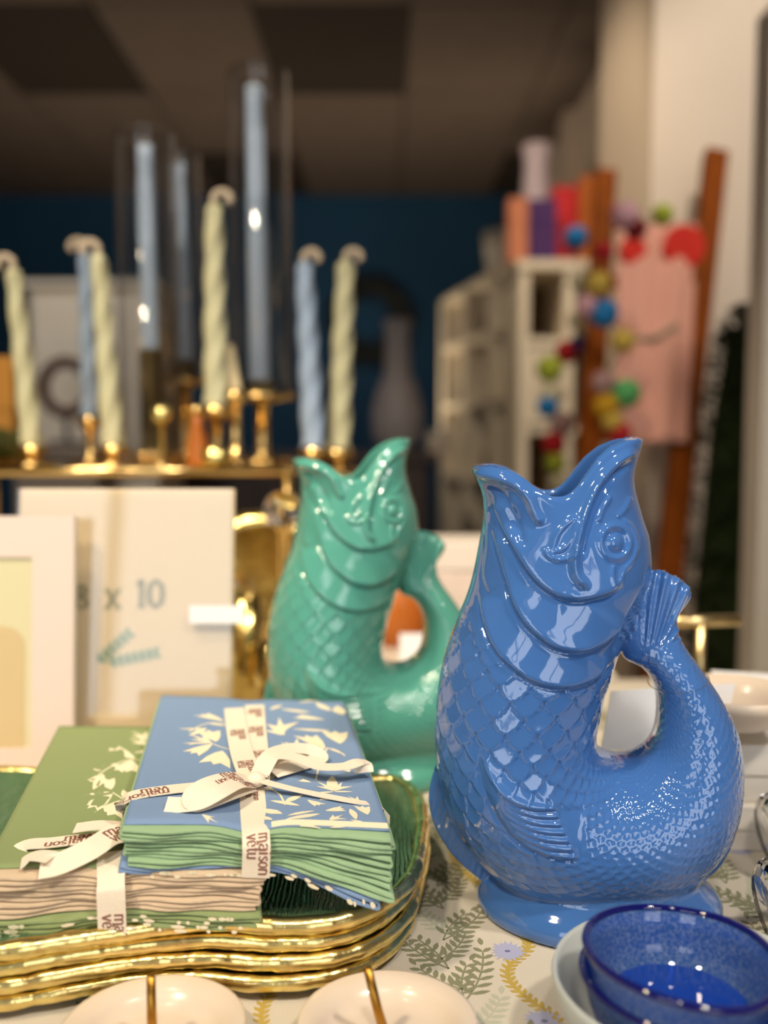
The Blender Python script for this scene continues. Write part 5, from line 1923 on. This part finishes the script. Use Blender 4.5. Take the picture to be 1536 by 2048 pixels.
garland('garland of coloured felt balls down the left of the pink cloth', [(1325, 430, 20, 'lime'), (1272, 458, 20, 'dark_red'), (1250, 432, 26, 'pink'), (1208, 503, 18, 'red'), (1196, 567, 23, 'yellow'), (1172, 612, 20, 'pink'),
        (1208, 627, 27, 'blue'), (1246, 682, 22, 'yellow'), (1206, 765, 22, 'mauve'), (1252, 787, 27, 'green'), (1212, 812, 25, 'gold'), (1224, 842, 20, 'yellow'), (1240, 868, 22, 'red')], 1.975)
garland('garland of coloured felt balls in front of the white shelves', [(1152, 476, 22, 'blue'), (1156, 560, 16, 'cream'), (1150, 640, 14, 'cream'), (1156, 690, 18, 'navy'), (1134, 704, 22, 'red'), (1099, 738, 25, 'lime'), (1104, 790, 23, 'cream'),
        (1095, 814, 20, 'blue'), (1125, 848, 23, 'mauve'), (1108, 887, 23, 'red'), (1112, 925, 20, 'lime'), (1118, 965, 20, 'cream')], 2.3)

# topiary cone in a pot
tp = at_y(1484, 900, 1.95)
tt = thing('topiary', 'dark green cone topiary beside the ladder', 'plant', (tp.x, 1.95, 0))
ztop, zlow = at_y(1500, 615, 1.95).z, 0.42
fol = MB()
fol.lathe([(0.0001, zlow), (0.095, zlow), (0.09, zlow + 0.3), (0.062, ztop - 0.25), (0.035, ztop - 0.06), (0.0001, ztop - 0.01)], (tp.x, 1.95, 0), 20)
for k in range(2600):
    f = rng.random() ** 0.8
    z = zlow + (ztop - zlow) * f
    rr = np.interp(z, [zlow, zlow + 0.3, ztop - 0.25, ztop - 0.06, ztop], [0.105, 0.1, 0.07, 0.044, 0.006])
    a = rng.uniform(0, 2 * math.pi)
    c = Vector((tp.x + rr * math.cos(a), 1.95 + rr * math.sin(a), z))
    d = Vector((math.cos(a), math.sin(a), rng.uniform(-.3, .9))).normalized() * rng.uniform(0.018, 0.032)
    s = Vector((-math.sin(a), math.cos(a), rng.uniform(-.5, .5))).normalized() * 0.007
    fol.add([c, c + d * 0.5 + s, c + d, c + d * 0.5 - s], [(0, 1, 2, 3)])
o = fol.build('foliage', mat('dark_leaf', (34, 48, 16), 1.0), tt, smooth=False)
o['kind'] = 'stuff'
MB().tube([(tp.x, 1.95, 0.25), (tp.x, 1.95, 0.45)], 0.012, 10).build('stem', WALNUT, tt)
MB().lathe([(0.0001, 0), (0.09, 0), (0.095, 0.01), (0.12, 0.24), (0.125, 0.26), (0.11, 0.26), (0.10, 0.235), (0.0001, 0.235)], (tp.x, 1.95, 0), 32).build('pot', WHITE_PAINT, tt)

# white shelf unit along the side wall
SH = mat('shelf_white', (222, 208, 184), 0.6, var=0.03)
A, B = Vector((0.30, 5.0, 0)), Vector((0.535, 3.78, 0))
ex = (B - A).normalized()
ey = Vector((-ex.y, ex.x, 0))       # into the shelves, to the right
if ey.x < 0:
    ey = -ey
Ls = (B - A).length
su = thing('shelf_unit', 'tall white open shelf unit along the side wall', 'shelves', tuple(A))


def sbox(name, x0, x1, d0, d1, z0, z1, m, parent):
    mb = MB().box(x0, x1, d0, d1, z0, z1)
    return obj(name, [A + ex * x + ey * y + Vector((0, 0, z)) for x, y, z in mb.v], mb.f, m, parent, smooth=False)


HS = ZC + 0.72
for k in range(4):
    x = Ls * k / 3
    sbox('upright', x - 0.03, x + 0.03, 0.0, 0.28, 0.0, HS, SH, su)
hs_ = [0.12, 0.5, ZC - 0.20, ZC + 0.15, ZC + 0.45, HS - 0.02]
for z in hs_:
    for k in range(3):
        sbox('shelf', Ls * k / 3 + 0.0305, Ls * (k + 1) / 3 - 0.0305, 0.004, 0.27, z, z + 0.03, SH, su)
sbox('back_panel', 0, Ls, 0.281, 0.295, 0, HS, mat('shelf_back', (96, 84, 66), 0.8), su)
GOODS = [('dark_brown', (64, 50, 42)), ('plum', (98, 62, 66)), ('linen', (200, 186, 160)), ('taupe', (140, 122, 100))]
cnt = 0
ords = ('lowest', 'second', 'third', 'fourth', 'fifth', 'top')
for si, z in enumerate(hs_[1:5]):
    for k in range(3):
        nm, c = GOODS[(cnt * 3 + si) % 4]
        x = Ls * k / 3 + 0.07 + 0.05 * (cnt % 2)
        hh = 0.12 + 0.03 * ((cnt * 7) % 3)
        mb = MB()
        r = 0.06
        mb.lathe([(0.0001, 0), (r * .8, 0), (r, hh * .3), (r * .9, hh * .7), (r * .45, hh * .9), (r * .5, hh), (r * .4, hh), (r * .35, hh * .9), (0.0001, hh * .85)], tuple(A + ex * (x + 0.06) + ey * 0.12 + Vector((0, 0, z + 0.0305))), 24)
        o = mb.build('storage_jar', mat('jar_' + nm, c, 0.5))
        tag(o, '%s jar in the %s bay on the %s shelf of the white unit' % (nm.replace('_', ' '), ('far', 'middle', 'near')[k], ords[si + 1]), 'jar', 'jars on the white shelf unit')
        cnt += 1
c = A + ex * 0.62 + ey * 0.13 + Vector((0, 0, HS + 0.0106))
tag(MB().lathe([(0.0001, 0), (0.06, 0), (0.075, 0.03), (0.085, 0.12), (0.095, 0.21), (0.085, 0.21), (0.07, 0.05), (0.0001, 0.03)], tuple(c), 28).build('white_pot', WHITE_PAINT), 'white flared pot on top of the white shelf unit', 'pot')

# nearer cabinet carrying bright boxes
ka, kb = at_y(1040, 520, 2.95), at_y(1232, 520, 2.95)
kx0, kx1, kz = ka.x, min(kb.x, 0.652), ka.z
cab = thing('white_cabinet', 'white open cabinet behind the garlands, bright boxes on its top', 'cabinet', ((kx0 + kx1) / 2, 3.1, 0))
for x in (kx0, (kx0 + kx1) / 2 + 0.02, kx1 - 0.03):
    MB().box(x, x + 0.03, 2.95, 3.3, 0, kz - 0.031, 0).build('side_panel', SH, cab, smooth=False)
MB().box(kx0 - 0.01, kx1 + 0.005, 2.94, 3.31, kz - 0.03, kz, 0.002).build('cabinet_top', SH, cab, smooth=False)
MB().box(kx0, kx1, 3.301, 3.312, 0, kz - 0.031).build('back_panel', mat('cabinet_back', (116, 92, 64), 0.8), cab, smooth=False)
xm = (kx0 + kx1) / 2 + 0.02
for k, z in enumerate((0.2, 0.55, 0.86, 1.13, 1.40)):
    MB().box(kx0 + 0.0305, xm - 0.0005, 2.955, 3.30, z, z + 0.025).build('shelf', SH, cab, smooth=False)
    MB().box(xm + 0.0305, kx1 - 0.0305, 2.955, 3.30, z, z + 0.025).build('shelf', SH, cab, smooth=False)
MB().box(kx0 + 0.031, xm - 0.001, 2.945, 2.954, 1.16, 1.39).build('door', SH, cab, smooth=False)
for nm, lab, x0, x1, y0, y1, rgb, yy in (('gift_box', 'terracotta box at the left end of the cabinet top', 1018, 1056, 395, 519, (196, 120, 84), 2.98),
                                        ('gift_box', 'purple box on the cabinet top', 1058, 1112, 398, 519, (62, 16, 88), 2.99),
                                        ('gift_box', 'bright red box on the cabinet top behind the purple one', 1108, 1154, 372, 519, (196, 22, 30), 3.105),
                                        ('gift_box', 'orange gold box at the right end of the cabinet top', 1163, 1216, 350, 519, (190, 104, 36), 3.04)):
    a, b = at_y(x0, y0, yy), at_y(x1, y1, yy)
    t = thing(nm, lab, 'box', ((a.x + b.x) / 2, yy, kz), 0, 'bright boxes on the cabinet')
    w = 0.0005
    MB().box(a.x + w, b.x - w, yy, yy + 0.069, kz + 0.0005, kz + (a.z - kz) * 0.6, 0.002).build('box_base', mat('box_%d_%d_%d' % rgb, rgb, 0.6), t, smooth=False)
    MB().box(a.x + w, b.x - w, yy - 0.0005, yy + 0.0695, kz + (a.z - kz) * 0.6 + 0.0005, a.z, 0.002).build('lid', mat('box_%d_%d_%d' % rgb, rgb, 0.6), t, smooth=False)
va = at_y(1075, 392, 3.22)
t = thing('tall_vase', 'pale pink vase standing behind the purple box', 'vase', (va.x, 3.24, kz))
hv = at_y(1075, 292, 3.24).z - kz
MB().lathe([(0.0001, 0), (0.04, 0), (0.055, 0.05), (0.05, hv * .6), (0.042, hv * .85), (0.05, hv), (0.043, hv), (0.036, hv * .85), (0.0001, hv * .5)], (va.x, 3.24, kz + 0.0005), 28).build('vase_body', mat('pale_pink_ceramic', (190, 172, 178), 0.5), t)

# dark counter with white bottle vase, and a dark wreath on the blue wall
cz = at_y(790, 905, 3.9).z
ct = thing('dark_counter', 'dark wooden counter in front of the blue wall', 'counter', (0.05, 4.1, 0))
DARKW = mat('dark_wood', (58, 42, 34), 0.5)
MB().box(-0.9, 0.22, 3.88, 4.4, cz - 0.04, cz, 0.004).build('counter_top', DARKW, ct, smooth=False)
MB().box(-0.86, 0.18, 3.92, 4.36, 0, cz - 0.0402, 0.003).build('counter_body', DARKW, ct, smooth=False)
for k in range(3):
    MB().box(-0.85 + 0.345 * k, -0.53 + 0.345 * k, 3.905, 3.9195, 0.08, cz - 0.06, 0.003).build('door', DARKW, ct, smooth=False)
wv = at_y(795, 905, 4.1)
hv = at_y(795, 640, 4.1).z - cz
t = thing('bottle_vase', 'greyish white bottle vase standing on the dark counter', 'vase', (wv.x, 4.1, cz))
MB().lathe([(0.0001, 0), (0.07, 0), (0.105, 0.06), (0.11, hv * .3), (0.085, hv * .48), (0.055, hv * .6), (0.05, hv * .9), (0.058, hv), (0.048, hv), (0.04, hv * .88), (0.0001, hv * .7)], (wv.x, 4.1, cz + 0.0005), 32).build('vase_body', mat('greyish_white_ceramic', (150, 142, 142), 0.4), t)
rb = at_y(852, 905, 4.0)
for i, (lab, rgb, dz) in enumerate((('dull red book lying on the dark counter', (120, 40, 40), 0.0), ('white book on the dull red one', (206, 198, 190), 0.0445))):
    t = thing('book', lab, 'book', (rb.x, 4.0, cz + dz), 0, 'books on the dark counter')
    for nm, z0, z1, s, m in (('cover', 0.0005, 0.005, 0, rgb), ('pages', 0.005, 0.039, 0.006, (200, 190, 170)), ('cover', 0.039, 0.044, 0, rgb)):
        MB().box(rb.x + 0.0 + s, rb.x + 0.10 - s, 3.92 + s, 4.08 - s, cz + dz + z0, cz + dz + z1).build(nm, mat('bk_%d_%d_%d' % m, m, 0.7), t, smooth=False)
wc = at_y(738, 640, BACK - 0.06)
wm = MB()
for k in range(1400):
    a = rng.uniform(0, 2 * math.pi)
    rr = 0.20 + rng.normal(0, 0.03)
    c = Vector((wc.x + rr * math.cos(a), BACK - 0.05 + rng.uniform(-.04, .03), wc.z + rr * 1.05 * math.sin(a)))
    d = Vector((math.cos(a + .9), rng.uniform(-.5, .1), math.sin(a + .9))).normalized() * 0.07
    s = Vector((math.sin(a), 0.2, -math.cos(a))) * 0.016
    wm.add([c, c + d * .5 + s, c + d, c + d * .5 - s], [(0, 1, 2, 3)])
wr = thing('wreath', 'dark leafy wreath hanging on the blue back wall', 'wreath', (wc.x, BACK - 0.02, wc.z - 0.25))
o = wm.build('leaves', mat('very_dark_leaf', (16, 22, 20), 0.6), wr, smooth=False)
o['kind'] = 'stuff'
MB().tube([(wc.x + 0.2 * math.cos(2 * math.pi * k / 30), BACK - 0.03, wc.z + 0.21 * math.sin(2 * math.pi * k / 30)) for k in range(30)], 0.028, 8, True).build('ring', mat('very_dark_leaf', (16, 22, 20), 0.6), wr)

# white sideboard with a round brown mirror at the left
wa, wb_ = at_y(52, 560, 3.1), at_y(308, 560, 3.1)
sb = thing('white_dresser', 'tall white dresser with panelled doors behind the left candles', 'dresser', ((wa.x + wb_.x) / 2, 3.3, 0))
MB().box(wa.x, wb_.x, 3.12, 3.5, 0, wa.z - 0.021, 0.004).build('dresser_body', mat('dresser_white', (206, 194, 172), 0.6), sb, smooth=False)
MB().box(wa.x - 0.015, wb_.x + 0.015, 3.10, 3.51, wa.z - 0.02, wa.z, 0.003).build('dresser_top', WHITE_PAINT, sb, smooth=False)
mid = (wa.x + wb_.x) / 2
for x0, x1 in ((wa.x + 0.02, mid - 0.006), (mid + 0.006, wb_.x - 0.02)):
    for z0, z1 in ((0.1, 0.98), (1.0, wa.z - 0.05)):
        d = MB().box(x0, x1, 3.105, 3.1195, z0, z1, 0.003).build('door', WHITE_PAINT, sb, smooth=False)
        MB().sphere((x1 - 0.02 if x0 < mid - 0.05 and x1 < mid else x0 + 0.02, 3.096, (z0 + z1) / 2), 0.009).build('knob', BRASS, d)
bw = at_y(132, 775, 2.85)
t = thing('ring_sculpture', 'round brown ring ornament standing before the white dresser', 'ornament', (bw.x, 2.85, bw.z - 0.16))
MB().tube([(bw.x + 0.068 * math.cos(2 * math.pi * k / 36), 2.85, bw.z + 0.075 * math.sin(2 * math.pi * k / 36)) for k in range(36)], 0.018, 12, True).build('ring', mat('brown_wicker', (92, 62, 50), 0.8, bump=0.5, bump_scale=60), t)
MB().tube([(bw.x, 2.85, bw.z - 0.093), (bw.x, 2.85, bw.z - 0.16)], 0.008, 10).build('stem', DARKW, t)
MB().lathe([(0.0001, 0), (0.06, 0), (0.06, 0.012), (0.0001, 0.014)], (bw.x, 2.85, bw.z - 0.172), 24).build('base', DARKW, t)
pz = bw.z - 0.1725
pd = thing('plinth', 'grey plinth carrying the brown ring ornament', 'plinth', (bw.x, 2.85, 0))
MB().box(bw.x - 0.12, bw.x + 0.12, 2.74, 2.96, 0, pz - 0.03, 0.003).build('plinth_body', mat('warm_grey', (150, 136, 122), 0.7), pd, smooth=False)
MB().box(bw.x - 0.13, bw.x + 0.13, 2.73, 2.97, pz - 0.0298, pz - 0.0002, 0.003).build('plinth_cap', mat('warm_grey', (150, 136, 122), 0.7), pd, smooth=False)
